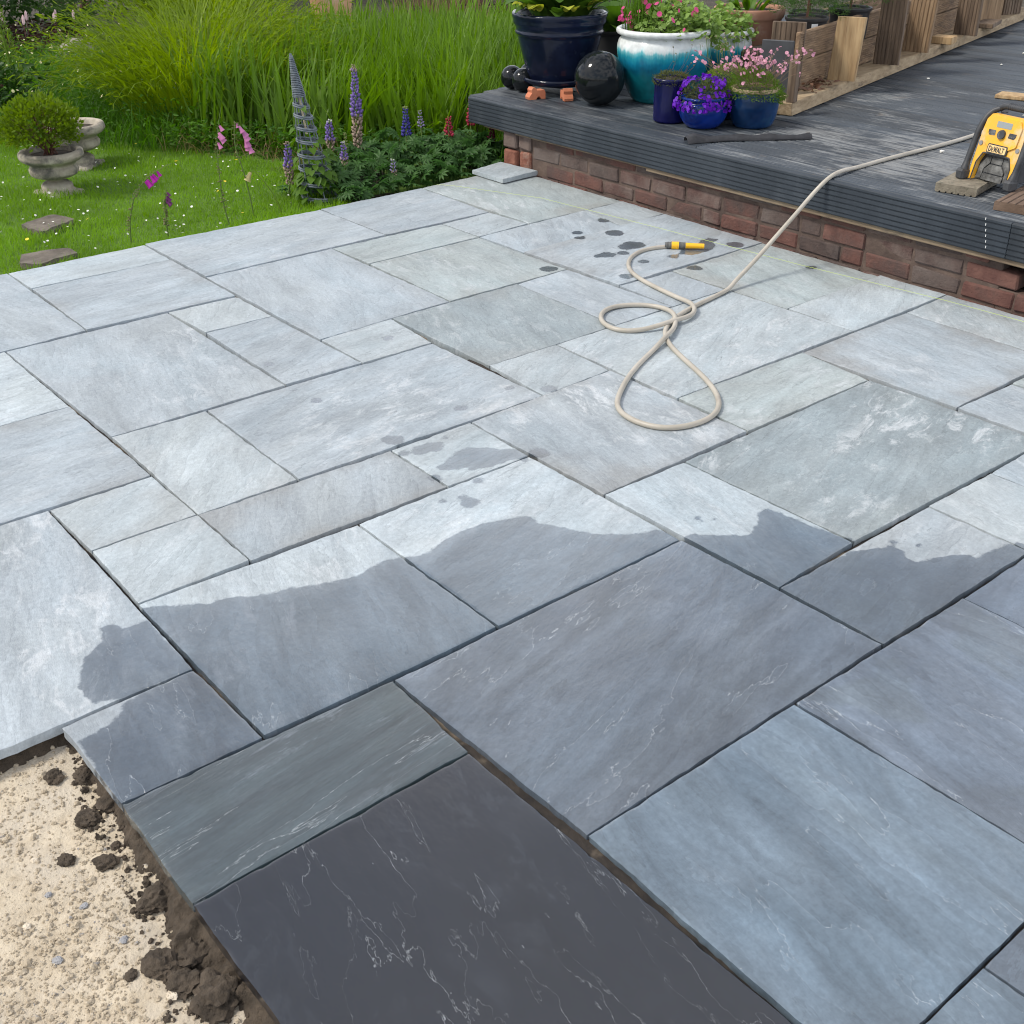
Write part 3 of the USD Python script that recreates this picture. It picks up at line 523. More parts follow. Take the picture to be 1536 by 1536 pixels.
def grooved(length, width, thick, n, depth, gw, edge=.006):
    """A board cut from a profile with n grooves in its top; runs along y from 0, x from 0 to width, top at z = 0."""
    top = [(0, -edge), (edge * .4, -edge * .25), (edge, 0)]
    pitch = (width - .014) / n
    for k in range(n):
        c = .007 + pitch * (k + .5)
        top += [(c - gw / 2, 0), (c - gw / 2 + .0015, -depth), (c + gw / 2 - .0015, -depth), (c + gw / 2, 0)]
    top += [(width - edge, 0), (width - edge * .4, -edge * .25), (width, -edge)]
    pr = top + [(width, -thick), (0, -thick)]
    m = len(pr)
    V = np.array([(x, 0, z) for x, z in pr] + [(x, length, z) for x, z in pr])
    k = np.arange(m); k2 = (k + 1) % m
    F = np.stack([k, k2, m + k2, m + k], 1)
    t = trimesh.creation.triangulate_polygon(Polygon(pr), engine='earcut')
    tv = np.asarray(t[0]); tf = np.asarray(t[1])
    near = np.array([np.argmin([(a - x) ** 2 + (b - z) ** 2 for x, z in pr]) for a, b in tv])
    tf = near[tf]
    F = np.vstack([F[:, [0, 1, 2]], F[:, [0, 2, 3]], tf, tf[:, ::-1] + m])
    mesh = trimesh.Trimesh(V, F, process=False)
    trimesh.repair.fix_normals(mesh)
    return mesh.vertices.copy(), mesh.faces.copy()

deck = thing('raised_deck', 'raised grooved timber deck painted dark grey and scuffed pale', 'deck')
bw, gapb = .117, .009
x = 3.062
for k in range(46):
    ys = 2.0 if x < 3.80 else min(planter_line(x) + .10, 6)
    V, F = grooved(ys - .003 + 1.3, bw, .028, 6, .0022, .008)
    V = V + [x, -1.3, DZ + r.normal(0, .0008)]
    obj('deck_board', (V, F), paint_worn, deck, smooth=20)
    if k < 34:
        L1 = left_edge(x + bw / 2)
        V, F = grooved(L1 - ys - .003, bw, .028, 6, .0006, .004)
        V = V + [x, ys + .003, DZ + r.normal(0, .0008)]
        obj('deck_board', (V, F), paint_front, deck, smooth=20)
    x += bw + gapb
# fascia boards: grooved face towards -x
def fascia(y0, y1, x):
    V, F = grooved(y1 - y0, .137, .024, 6, .0045, .007)
    W = np.stack([x - V[:, 2] * -1, V[:, 1] + y0, DZ - .004 - V[:, 0]], 1)
    W[:, 0] = x - V[:, 2]
    return W, F[:, ::-1]
for y0, y1 in ((-1.3, .402), (.405, 3.695)):
    W, F = fascia(y0, y1, 3.034)
    t = trimesh.Trimesh(W, F, process=False); trimesh.repair.fix_normals(t)
    obj('fascia_board', t, paint_fascia, deck, smooth=20)
V, F = grooved(1.6, .137, .024, 6, .0045, .007)
W = np.stack([3.05 + V[:, 1] + .01, 3.705 + .26 * V[:, 1] + V[:, 2], DZ - .004 - V[:, 0]], 1)
t = trimesh.Trimesh(W, F, process=False); trimesh.repair.fix_normals(t)
obj('fascia_board', t, paint_fascia, deck, smooth=20)
batten = plain('weathered_batten', (.14, .10, .065), (.26, .20, .13), rough=.9, scale=4, stretch=(6, 1, 6), bump=.003, bscale=30, c3=(.06, .05, .04), s3=4)
obj('batten', cbox((3.046, -1.3, .176), (3.09, 2.30, .197), .003), batten, deck)
obj('batten', cbox((3.062, 2.31, .183), (3.09, 3.60, .198), .003), batten, deck)
obj('membrane', cbox((3.10, -1.3, .27), (8.9, 2.0, .285), .002), plain('gap_shade_black', (.008, .008, .009), rough=.9), deck)  # unseen black sheet added so the gaps between boards look shaded
for k in range(5):
    obj('joist', cbox((3.12, -1.0 + k * 1.1, .2), (7.5, -.95 + k * 1.1, .305), .003), batten, deck)
chalk = plain('chalk_white', (.6, .6, .58), rough=.9)
for k in range(6):
    zc = DZ - .004 - .007 - (.123 / 6) * k
    yy = .508 - k * .0042
    obj('chalk_mark', cbox((3.0327, yy - .0016, zc - .0045), (3.0345, yy + .0016, zc + .0045), .0004), chalk, deck)
# ------------------------------------------------------------------ hose
from scipy.interpolate import splprep, splev
from scipy.ndimage import gaussian_filter1d
hose_mat = plain('hose_beige', (.33, .30, .245), (.42, .385, .325), rough=.45, scale=6, c3=(.25, .22, .18), s3=9, t3=(.60, .78))
HP = np.array(HOSE_PATH)
w = np.ones(len(HP))
tck, _ = splprep(HP.T, s=.004, k=3)
S = np.stack(splev(np.linspace(0, 1, 520), tck), 1)
on = S[:, 2] < .03
S[on, 2] = .0092
for _ in range(3):
    S[:, 2] = gaussian_filter1d(S[:, 2], 1.2)
S[:, 2] = np.maximum(S[:, 2], .0090)
lift = np.zeros(len(S))
D = np.linalg.norm(S[:, None, :2] - S[None, :, :2], axis=2)
for i in range(len(S)):
    if S[i, 2] < .06:
        later = [j for j in range(i + 25, len(S)) if D[i, j] < .013 and S[j, 2] < .05]
        groups = 1 + sum(b - a > 5 for a, b in zip(later, later[1:])) if later else 0
        lift[i] = groups * .0178
from scipy.ndimage import maximum_filter1d
lift = gaussian_filter1d(maximum_filter1d(lift, 5), 4.0)
S[:, 2] += lift
hose = thing('garden_hose', 'beige garden hose looped on the wet patio and running up onto the deck', 'hose')
MB().add(*tube(S, .0088, 12)).build('tube', hose_mat, hose, True)
yel = plain('yellow_plastic', (.80, .42, .008), rough=.35, coat=.2)
gry = plain('grey_rubber', (.085, .085, .08), (.13, .13, .12), rough=.6, scale=40)
nz0, nz1 = np.array([2.640, 1.760, .017]), np.array([2.757, 1.631, .0185]); nd = nz1 - nz0; nl = np.linalg.norm(nd); nd /= nl
nz0 = S[0] * [1, 1, 0] + [0, 0, .0165] - nd * .004
def ring(a, b, ra, rb, ribs=0, n=26):
    k = max(2, int(ribs * 4) + 2); t = np.linspace(a, b, k)
    rr = np.linspace(ra, rb, k)
    if ribs:
        rr = rr + .0009 * np.tile([1, 1, -1, -1], k)[:k]
    P = np.r_[[nz0 + nd * (a + .0002)], nz0 + nd * t[:, None], [nz0 + nd * (b - .0002)]]
    return MB().add(*tube(P, np.r_[ra * .6, rr, rb * .6], n))
ring(-.002, .026, .0125, .0155, 4).build('hose_collar', gry, hose)
ring(.0265, .058, .0160, .0160).build('quick_connector', yel, hose)
ring(.0585, .086, .0150, .0140, 5).build('nozzle_grip', gry, hose)
ring(.0865, .168, .0125, .0105).build('nozzle', yel, hose)
ring(.0475, .0525, .0166, .0166).build('connector_ridge', yel, hose)

# ------------------------------------------------------------------ radio on two deck offcuts
wood_grey = plain('weathered_deck_wood', (.13, .11, .08), (.25, .22, .165), rough=.9, scale=5, stretch=(3, 3, 3), bump=.003, bscale=60, c3=(.07, .07, .045), s3=14)
wood_brown = plain('brown_deck_wood', (.09, .055, .035), (.17, .115, .08), rough=.9, scale=6, bump=.003, bscale=60)
def offcut(name, label, cx, cy, rz, wd, ln, th, mat, up):
    o = thing(name, label, 'wood block', (cx, cy, DZ + .001), rz)
    V, F = grooved(ln, wd, th, 6, .005, .008)
    if not up:
        V[:, 2] = -th - V[:, 2]; F = F[:, ::-1]
    V = V + [-wd / 2, -ln / 2, th]
    t = trimesh.Trimesh(V, F, process=False); trimesh.repair.fix_normals(t)
    obj('board', t, mat, o, smooth=20)
    return o
# boards lie with their length away from the camera
offcut('timber_offcut', 'greenish grey deck offcut under the near left foot of the yellow radio, grooves down', 3.335, .782, -77.5, .165, .25, .034, wood_grey, False)
offcut('timber_offcut', 'brown deck offcut under the right foot of the yellow radio, grooves up', 3.290, .470, -80, .190, .30, .034, wood_brown, True)

ryel = plain('radio_yellow', (.78, .40, .012), (.70, .36, .05), rough=.42, scale=18, c3=(.62, .47, .27), s3=9, t3=(.50, .66), rvar=.1)
rblk = plain('radio_black', (.018, .019, .021), (.05, .052, .056), rough=.5, scale=14, c3=(.16, .165, .165), s3=10, t3=(.60, .74))
rgry = plain('radio_dusty_grille', (.045, .045, .043), (.10, .10, .095), rough=.8, scale=30, c3=(.21, .21, .20), s3=16, t3=(.46, .66), bump=.002, bscale=500)
rlcd = plain('radio_display_glass', (.235, .26, .26), rough=.15)
rpale = plain('radio_badge_cream', (.72, .50, .22), rough=.5)
rsil = plain('radio_screw', (.26, .25, .24), rough=.4, metal=.5)
radio = thing('site_radio', 'dusty yellow and black site radio standing on two wood offcuts on the deck', 'radio', (3.322, .690, DZ + .0355), math.degrees(math.atan2(-.985, -.174)))
# local axes: x to the radio's right as seen, y away from the camera, z up
LEAN = math.tan(math.radians(13))
def front(poly, depth, y0, holes=None):
    """Plate cut from an (x, z) outline, its face y0 in front of the sloping plane of the radio."""
    t = trimesh.creation.extrude_polygon(poly, depth, engine='earcut')
    V = np.stack([t.vertices[:, 0], -t.vertices[:, 2] + y0 + t.vertices[:, 1] * LEAN, t.vertices[:, 1]], 1)
    m = trimesh.Trimesh(V, t.faces, process=False); trimesh.repair.fix_normals(m)
    return m
def rounded(pts, r):
    return Polygon(pts).buffer(-r).buffer(2 * r).buffer(-r)
outer = rounded([(-.100, .004), (-.100, .095), (-.100, .18), (-.095, .228), (-.078, .250), (.078, .250), (.095, .228), (.100, .18), (.100, .095), (.100, .004)], .006)
mouth = rounded([(-.083, -.02), (-.080, .070), (-.062, .107), (.062, .107), (.080, .070), (.083, -.02)], .005)
obj('front_frame', front(outer.difference(mouth), .022, .02), ryel, radio, 25)
obj('frame_lip', front(mouth.buffer(.004).difference(mouth).intersection(outer), .003, -.0022), rblk, radio, 25)
brow = rounded([(-.078, .150), (-.080, .218), (-.066, .242), (.066, .242), (.080, .218), (.078, .150), (.05, .135), (-.05, .135)], .008)
obj('control_panel', front(brow, .008, -.001), ryel, radio, 25)
body = trimesh.convex.convex_hull(np.array([(sx * a, y, z) for sx in (-1, 1) for a, y, z in
    [(.092, .024, .012), (.098, .05, .015), (.095, .15, .015), (.088, .165, .03), (.096, .07, .2), (.085, .08, .243), (.085, .15, .243), (.094, .165, .2)]]))
obj('body', body, rblk, radio, 25)
for s in (-1, 1):
    obj('grille_panel', front(rounded([(s * .078, .012), (s * .074, .058), (s * .049, .094), (s * .030, .094), (s * .030, .073), (s * .052, .048), (s * .054, .012)], .003), .004, .0195), rgry, radio, 25)
obj('grille_panel', front(rounded([(-.026, .095), (.026, .095), (.026, .072), (-.026, .072)], .003), .004, .0195), rgry, radio, 25)
obj('grille_panel', front(rounded([(-.028, .067), (.028, .067), (.047, .046), (.047, .036), (-.047, .036), (-.047, .046)], .003), .006, .0195), rgry, radio, 25)
obj('grille_panel', front(rounded([(-.049, .031), (.049, .031), (.049, .008), (-.049, .008)], .003), .006, .0195), rgry, radio, 25)
obj('display', front(rounded([(-.037, .208), (.034, .208), (.034, .230), (-.037, .230)], .003), .0035, -.0065), rlcd, radio, 25)
for pts in ([(-.066, .196), (-.033, .196), (-.031, .178), (-.058, .176), (-.065, .184)], [(.066, .196), (.033, .196), (.031, .178), (.058, .176), (.065, .184)]):
    b = obj('button_pad', front(rounded(pts, .002), .004, -.0065), rblk, radio, 25)
    s = np.sign(pts[0][0])
    for c in (.040, .049, .058):
        obj('button', front(rounded([(s * c - .003, .181), (s * c + .003, .181), (s * c + .003, .187), (s * c - .003, .187)], .001), .002, -.0095), rgry, b)
kn = Point(0, .186).buffer(.0165, 24)
obj('knob', front(kn, .012, -.0065), rblk, radio, 25)
obj('badge_border', front(rounded([(-.047, .113), (.047, .113), (.047, .147), (-.047, .147)], .006), .006, -.0045), rblk, radio, 25)
obj('badge', front(rounded([(-.0425, .117), (.0425, .117), (.0425, .143), (-.0425, .143)], .004), .0015, -.0105), rpale, radio, 25)
lx = -.0375
lett = MB()
for ch, h in (('D', .019), ('e', .019), ('WALT', .019)):
    t = meshkit.text_mesh('E' if ch == 'e' else ch, h * (.72 if ch == 'e' else 1), .0012, bold=True)
    v = t.vertices.copy(); wdt = np.ptp(v[:, 0])
    sxx = {'D': .0125, 'e': .0075, 'WALT': .0485}[ch] / wdt
    vx = (v[:, 0] - v[:, 0].min()) * sxx + lx; vz = v[:, 1] + .1205
    lett.add(np.stack([vx, -v[:, 2] - .0121 + vz * LEAN, vz], 1), t.faces[:, ::-1])
    lx += {'D': .0125, 'e': .0075, 'WALT': .05}[ch] + .0022
lett.build('badge_lettering', rblk, radio, False)
for s in (-1, 1):
    obj('screw', front(Point(s * .088, .140).buffer(.0085, 20), .003, -.0025), rsil, radio, 25)
    rail = np.array([(.114, -.012, .000), (.118, .0, .05), (.119, .022, .12), (.118, .042, .19), (.112, .062, .232), (.098, .080, .256), (.075, .092, .266)])
    rail[:, 0] *= s
    tt = np.linspace(0, 1, 40); from_ = np.linspace(0, 1, len(rail))
    rp = np.stack([np.interp(tt, from_, rail[:, k]) for k in range(3)], 1)
    rp = gaussian_filter1d(rp, 1.6, axis=0, mode='nearest')
    MB().add(*tube(rp, np.interp(tt, [0, .12, .2, .75, 1], [.018, .018, .0125, .0120, .011]), 10)).build('roll_bar', rblk, radio, 40)
    obj('foot', cbox((s * .117 - .020, -.034, -.001), (s * .117 + .020, .012, .040), .008, .001, 3), rblk, radio, 30)
    rear = np.array([(.112, .17, .0), (.114, .17, .1), (.112, .165, .2), (.094, .14, .25)]); rear[:, 0] *= s
    MB().add(*tube(rear, .014, 8)).build('rear_bar', rblk, radio, 40)
hp = np.array([(-.080, .094, .264), (-.062, .094, .275), (-.045, .094, .278), (.045, .094, .278), (.062, .094, .275), (.080, .094, .264)])
MB().add(*tube(hp, .0125, 12)).build('handle', rblk, radio, 40)
for k in range(9):
    xk = -.036 + k * .009
    MB().add(*tube([(xk - .0015, .094, .278), (xk + .0015, .094, .278)], .0138, 12)).build('handle_rib', rblk, radio, 40)

# ------------------------------------------------------------------ pots
def glaze(name, c1, c2, rough=.12, scale=5.0, c3=None, bump=.0015):
    return plain(name, c1, c2, rough=rough, scale=scale, coat=0.0, spec=.30, c3=c3, s3=8, t3=(.58, .75), bump=bump, bscale=20)
navy = glaze('glaze_navy', (.003, .004, .011), (.007, .011, .026), c3=(.018, .024, .038))
cobalt = glaze('glaze_cobalt', (.003, .014, .11), (.006, .032, .21), c3=(.01, .06, .27))
bluedk = glaze('glaze_deep_blue', (.003, .013, .045), (.007, .030, .085), c3=(.012, .04, .075))
indigo = glaze('glaze_indigo', (.003, .003, .028), (.005, .006, .05))
blackgl = glaze('glaze_black', (.004, .005, .006), (.009, .011, .012), rough=.08, bump=.0006)
terra = plain('terracotta', (.28, .135, .085), (.36, .19, .125), rough=.85, scale=7, c3=(.42, .30, .23), s3=5, bump=.0015, bscale=60)
terra_new = plain('terracotta_orange', (.42, .13, .06), (.50, .18, .09), rough=.8, scale=15)
blackpl = plain('black_plastic', (.010, .010, .011), (.02, .02, .021), rough=.45)
tanrim = plain('bare_clay_rim', (.36, .25, .16), (.44, .32, .22), rough=.8, scale=15)
compost = plain('potting_compost', (.020, .015, .010), (.05, .036, .024), rough=.95, scale=60, bump=.01, bscale=90)
def teal_glaze(name, zw, zb):
    return usdkit.material(stage, L(name), {
        'g': ('geometry', {}), 's': ('separate_xyz', {}), 'mp': ('mapping', {'scale': (14.0, 14.0, 1.2)}), 'n': ('noise_texture', {'scale': 1.6, 'detail': 5.0, 'roughness': .65}),
        'a': ('math', {'math_type': 'multiply_add', 'value2': .085, 'value3': -.042}), 'z': ('math', {'math_type': 'add'}),
        'mr': ('map_range', {'from_min': zb, 'from_max': zw, 'clamp': True}),
        'r': ('rgb_ramp', {'ramp': [(0, (.006, .095, .110)), (.38, (.004, .105, .130)), (.48, (.004, .090, .150)), (.58, (.006, .15, .245)), (.66, (.02, .26, .33)), (.71, (.14, .42, .46)), (.74, (.50, .60, .60)), (.78, (.60, .63, .62)), (1, (.60, .62, .60))]}),
        'n2': ('noise_texture', {'scale': 26.0, 'detail': 5.0}), 'mm': ('map_range', {'from_min': .3, 'from_max': .7, 'to_min': .8, 'to_max': 1.12}), 'c': ('mix_color', {'blend_type': 'multiply', 'fac': 1.0}),
        'b': ('bump', {'distance': .001}), 'p': ('principled_bsdf', {'roughness': .16, 'specular_ior_level': .35})},
        [('g.position', 's.vector'), ('g.position', 'mp.vector'), ('mp.vector', 'n.vector'), ('n.fac', 'a.value1'), ('s.z', 'z.value1'), ('a.value', 'z.value2'), ('z.value', 'mr.value'), ('mr.result', 'r.fac'),
         ('g.position', 'n2.vector'), ('n2.fac', 'mm.value'), ('r.color', 'c.a'), ('mm.result', 'c.b'), ('c.result', 'p.base_color'), ('n2.fac', 'b.height'), ('b.normal', 'p.normal')], surface='p.BSDF')

def pot(name, label, loc, prof, mat, soil_r, soil_z, n=64, parts=(), ripple=None, cat='plant pot', group=None):
    o = thing(name, label, cat, loc, group=group)
    obj('body', lathe(smooth_profile(prof, 56), n, ripple), mat, o, True)
    obj('soil', lathe([(soil_r, soil_z), (soil_r * .6, soil_z + .008), (.001, soil_z + .012)], 32), compost, o, True)
    for pn, pp, pm in parts:
        obj(pn, lathe(smooth_profile(pp, 24), n), pm, o, True)
    return o
NAVY = (3.497, 3.455, DZ + .048)
pot('plant_pot', 'large dark navy glazed pot on terracotta feet at the deck corner, yellow leaves inside', NAVY,
    [(a, .012 + (b - .012) * .89) for a, b in [(.150, .012), (.165, .03), (.19, .10), (.212, .19), (.229, .265), (.233, .290), (.243, .297), (.247, .307), (.240, .318), (.243, .335), (.252, .352), (.257, .362), (.256, .380), (.262, .392), (.263, .410), (.255, .420), (.243, .416), (.235, .39), (.228, .36)]],
    navy, .23, .335, 72, [('saucer', [(.02, .000), (.165, .000), (.195, .012), (.208, .032), (.203, .040), (.192, .034), (.17, .016), (.1, .013)], navy)])
def pot_foot(x, y, rz, label):
    o = thing('pot_foot', label, 'pot foot', (x, y, DZ + .001), rz)
    pr = Polygon([(-.045, 0), (-.048, .012), (-.040, .024), (-.030, .034), (-.034, .048), (-.026, .060), (-.012, .060), (-.004, .050), (.000, .044), (.045, .044), (.050, .03), (.050, 0), (.026, 0), (.016, .014), (.004, .014), (-.008, 0)]).buffer(.003).buffer(-.002)
    t = trimesh.creation.extrude_polygon(pr, .05, engine='earcut')
    V = np.stack([t.vertices[:, 0], t.vertices[:, 2] - .025, t.vertices[:, 1]], 1)
    m = trimesh.Trimesh(V, t.faces, process=False); trimesh.repair.fix_normals(m)
    obj('bracket', m, terra_new, o, 30)
pot_foot(3.262, 3.385, -12, 'orange terracotta pot foot under the left of the navy pot')
pot_foot(3.37, 3.245, 62, 'orange terracotta pot foot under the navy pot beside the large black sphere')
def sphere(x, y, rad, label, squash=1.0, cat='ornamental sphere'):
    t = trimesh.creation.icosphere(4, rad); v = t.vertices * [1, 1, squash]
    return tag(obj('glazed_sphere', (v + [x, y, DZ + rad * squash - .001], t.faces), blackgl, None, True), label, cat)
sphere(3.355, 3.700, .064, 'small black glazed sphere nearest the deck corner, left of the navy pot')
sphere(3.345, 3.588, .064, 'small black glazed sphere touching the navy saucer, front of the small ones')
sphere(3.52, 3.740, .060, 'small black glazed sphere half hidden behind the navy pot')
sphere(3.405, 3.025, .134, 'large black glazed sphere between the navy pot and the turquoise pot', 1.02)
TEALP = [(a, b * .94) for a, b in [(.148, .0), (.165, .012), (.196, .07), (.226, .15), (.246, .23), (.251, .285), (.243, .325), (.231, .345), (.229, .352), (.242, .358), (.256, .366), (.259, .378), (.252, .390), (.238, .392), (.228, .375), (.224, .35)]]
TEAL = (3.757, 2.905, DZ + .001)
pot('plant_pot', 'large turquoise glazed pot with white drip collar, full of variegated flowers', TEAL, TEALP, teal_glaze('glaze_turquoise', DZ + .376, DZ), .225, .340, 72)
TEAL2 = (4.22, 2.955, DZ + .001)
pot('plant_pot', 'turquoise and white pot behind the big turquoise pot beside the terracotta pot', TEAL2, [(a * .80, b * .86) for a, b in TEALP], teal_glaze('glaze_turquoise_second', DZ + .325, DZ), .178, .29, 64)
TERRA = (4.56, 3.02, DZ + .001)
pot('plant_pot', 'plain terracotta pot behind the planter end post', TERRA, [(.125, 0), (.135, .01), (.165, .18), (.190, .335), (.196, .34), (.203, .385), (.198, .395), (.188, .392), (.18, .36)], terra, .18, .37, 56)
BLK = (4.10, 3.66, DZ + .001)
pot('plant_pot', 'black plastic pot in shade between the navy and turquoise pots', BLK, [(.14, 0), (.15, .01), (.165, .24), (.175, .245), (.176, .262), (.165, .262), (.155, .23)], blackpl, .16, .245, 40)
CYL = (3.387, 2.485, DZ + .001)
pot('plant_pot', 'tall narrow indigo glazed pot with mossy top left of the blue bowl', CYL, [(.076, 0), (.083, .008), (.084, .10), (.083, .185), (.088, .192), (.089, .203), (.084, .208), (.076, .204), (.073, .18)], indigo, .075, .195, 48)
BOWL = (3.411, 2.284, DZ + .001)
pot('plant_pot', 'bright cobalt blue bowl pot of purple flowers at the front', BOWL, [(.070, 0), (.080, .006), (.105, .035), (.118, .075), (.114, .108), (.103, .124), (.104, .129), (.112, .131), (.115, .139), (.110, .144), (.100, .143), (.094, .13)], cobalt, .097, .132, 56)
SAX = (3.600, 2.130, DZ + .001)
pot('plant_pot', 'deep blue pot with bare clay rim holding pink saxifrage', SAX, [(.082, 0), (.092, .006), (.112, .05), (.121, .105), (.118, .150), (.112, .166), (.106, .168)], bluedk, .105, .165, 56,
    parts=[('rim', [(.112, .165), (.118, .170), (.117, .181), (.108, .184), (.101, .178), (.1, .16)], tanrim)])
CUSH = (3.66, 2.36, DZ + .001)
pot('plant_pot', 'small dark pot with lime green cushion plant behind the blue bowl', CUSH, [(.07, 0), (.085, .01), (.095, .16), (.1, .165), (.098, .18), (.088, .178), (.085, .15)], bluedk, .088, .165, 40)

# ------------------------------------------------------------------ strip of felt on the deck
felt = plain('black_felt', (.010, .010, .012), (.024, .025, .029), rough=.75, scale=20, bump=.003, bscale=50)
strip = thing('felt_strip', 'twisted strip of black felt lying on the deck in front of the blue pots', 'felt strip')
a, b = np.array([3.085, 2.085, DZ]), np.array([3.592, 1.768, DZ]); d = (b - a) / np.linalg.norm(b - a); nn = np.array([-d[1], d[0], 0])
n = 50; t = np.linspace(0, 1, n); P = a + (b - a) * t[:, None] + nn * (.012 * np.sin(t * 5))[:, None]
rows = []
for k, (o, h) in enumerate([(-.028, .002), (-.026, .010), (-.012, .021), (.004, .017), (.018, .023), (.028, .012), (.03, .002)]):
    wv = meshkit.noise(np.stack([t * 9, 0 * t + k * 3.1, 0 * t], 1), 4) - .5
    rows.append(P + nn * (o * (.75 + .5 * np.exp(-t * 9)) + wv * .006)[:, None] + np.array([0, 0, 1]) * np.maximum(.0012, h + 0 * t + (wv * .010 if 0 < k < 6 else 0) + (.014 * np.exp(-((t - .06) / .05) ** 2) if 1 < k < 6 else 0))[:, None])
V = np.stack(rows, 1).reshape(-1, 3); i = np.arange(n - 1)[:, None] * 7 + np.arange(6)[None]
obj('strip', (V, np.stack([i, i + 7, i + 8, i + 1], -1).reshape(-1, 4)[:, ::-1]), felt, strip, 50)

# ------------------------------------------------------------------ planter, sleeper, leaning boards
def timber(name, c1, c2, c3, along):
    st = {'x': (1.2, 14, 14), 'z': (14, 14, 1.2)}[along]
    return plain(name, c1, c2, rough=.85, scale=3.0, stretch=st, detail=7, bump=.004, bscale=9, c3=c3, s3=1.6, t3=(.56, .72))
t_new = timber('timber_fresh', (.30, .19, .09), (.47, .33, .175), (.16, .095, .045), 'z')
t_old = timber('timber_dark_brown', (.075, .050, .032), (.165, .115, .075), (.21, .16, .11), 'z')
t_mid = timber('timber_mid_brown', (.17, .105, .055), (.31, .21, .12), (.09, .06, .035), 'z')
t_wall = timber('timber_planter', (.15, .095, .055), (.29, .195, .115), (.07, .05, .035), 'x')
t_slp = timber('timber_sleeper', (.22, .155, .085), (.38, .29, .18), (.12, .085, .05), 'x')
PANG = math.degrees(math.atan2(.264, .965))
planter = thing('timber_planter', 'brown timber planter wall of ribbed boards along the deck edge', 'planter', (3.92, 2.144, DZ + .001), PANG)
obj('sleeper', cbox((.0, .0, 0), (4.6, .150, .063), .004, .001, 2), t_slp, planter)
for k, (z0, z1) in enumerate([(.066, .205), (.210, .350)]):
    for x0, x1 in ((.33, 2.40), (2.405, 4.60)):
        mb = MB()
        mb.mesh(cbox((x0, .136, z0), (x1, .160, z1), .003))
        bd = mb.build('board', t_wall, planter)
        rib = MB()
        for j in range(11):
            zz = z0 + .010 + j * .0119
            rib.mesh(cbox((x0 + .004, .1325, zz), (x1 - .004, .137, zz + .0065), .0015))
        rib.build('ribbing', t_wall, bd)
obj('board', cbox((.98, .475, 0), (4.6, .50, .33), .003), t_wall, planter)
obj('compost', cbox((.345, .162, .0), (4.6, .474, .24), .01), compost, planter)
obj('post', cbox((.0, -.002, .064), (.05, .04, .26), .003), t_old, planter)
def stand_board(label, a, b, h, mat, lean=.0, ribs=True, thick=.028, seed=0, name='leaning_board', z0=.4035, cat='board'):
    """Upright board offcut, face towards -x side; lean is the sideways drift of its top."""
    a, b = np.array(a), np.array(b); d = b - a; wd = np.linalg.norm(d); ang = math.degrees(math.atan2(d[1], d[0]))
    o = thing(name, label, cat, (a[0], a[1], z0), ang)
    V, F = grooved(h, wd, thick, 6 if ribs else 1, .004 if ribs else .0003, .008 if ribs else .002)
    V = np.stack([V[:, 0], -V[:, 2] * -1, V[:, 1]], 1)
    V[:, 1] = -V[:, 1] if False else V[:, 1] * -1
    V[:, 0] += V[:, 2] * lean / max(h, .1)
    V[:, 1] = np.where(np.abs(V[:, 1]) < 1, V[:, 1], V[:, 1])
    t = trimesh.Trimesh(V, F, process=False); trimesh.repair.fix_normals(t)
    obj('plank', t, mat, o, smooth=20)
    return o
stand_board('ribbed grey brown end board of the planter behind the pink saxifrage', (4.159, 2.516), (4.247, 2.366), .33, t_old, .0, seed=1)
stand_board('pale fresh smooth board leaning on the planter, nearest whole one', (4.588, 2.451), (4.641, 2.307), .325, t_new, .022, ribs=False)
stand_board('dark brown ribbed board standing second along the planter', (5.212, 2.599), (5.269, 2.462), .62, t_old, .008)
stand_board('mid brown ribbed board standing just behind the dark second one', (5.742, 2.765), (5.786, 2.61), .60, t_mid, .03)
stand_board('dark ribbed board standing fourth along the planter past the small block', (6.627, 2.972), (6.625, 2.804), .58, t_old, .01)
stand_board('pale stained wide board at the far end of the planter', (7.172, 3.124), (7.39, 3.074), .52, t_mid, .01, ribs=False)
stand_board('narrow brown ribbed board at the farthest end of the planter', (7.75, 3.27), (7.93, 3.23), .5, t_old, .0)
o = thing('slate_panel', 'dark slate panel leaning on the planter end behind the pink flowers', 'panel', (4.02, 2.455, DZ + .0665), math.degrees(math.atan2(-.146, .068)))
obj('sheet', cbox((0, -.015, .0), (.165, .003, .262), .003), plain('slate_grey', (.03, .032, .036), (.055, .057, .062), rough=.6, scale=12), o)
def wood_block(label, x, y, z, rz, dims, mat):
    o = thing('wood_block', label, 'wood block', (x, y, z), rz)
    obj('block', cbox((-dims[0] / 2, -dims[1] / 2, 0), (dims[0] / 2, dims[1] / 2, dims[2]), .003, .001, 5), mat, o)
wood_block('pale short wood block lying on the planter sleeper between boards', 6.22, 2.775, .4035, PANG, (.12, .13, .045), t_new)
wood_block('dark flat wood block at the foot of the far stained board', 7.16, 3.03, .4035, PANG + 4, (.30, .12, .03), t_old)
wood_block('pale pine board lying flat on the deck behind the radio', 5.22, 1.53, DZ + .0015, -75, (.44, .12, .02), t_new)
dead = foliage('dead_leaves', [(.10, .05, .03), (.20, .11, .07), (.28, .18, .12)], trans=.1)
r = np.random.default_rng(12)
n = 46; c = np.stack([r.uniform(.28, .62, n), r.uniform(.015, .125, n), .068 + r.uniform(0, .028, n)], 1) @ rot(PANG).T + [3.92, 2.144, DZ]
V, F = scatter_mesh(*LEAF, c, dirs(n, r, -.3, .5), dirs(n, r, .2, 1), r.uniform(.025, .05, n))
tag(obj('dead_leaves', (V, F), dead, None, False), 'curled dead brown leaves on the planter sleeper beside the pink flowers', 'dead leaves', kind='stuff')
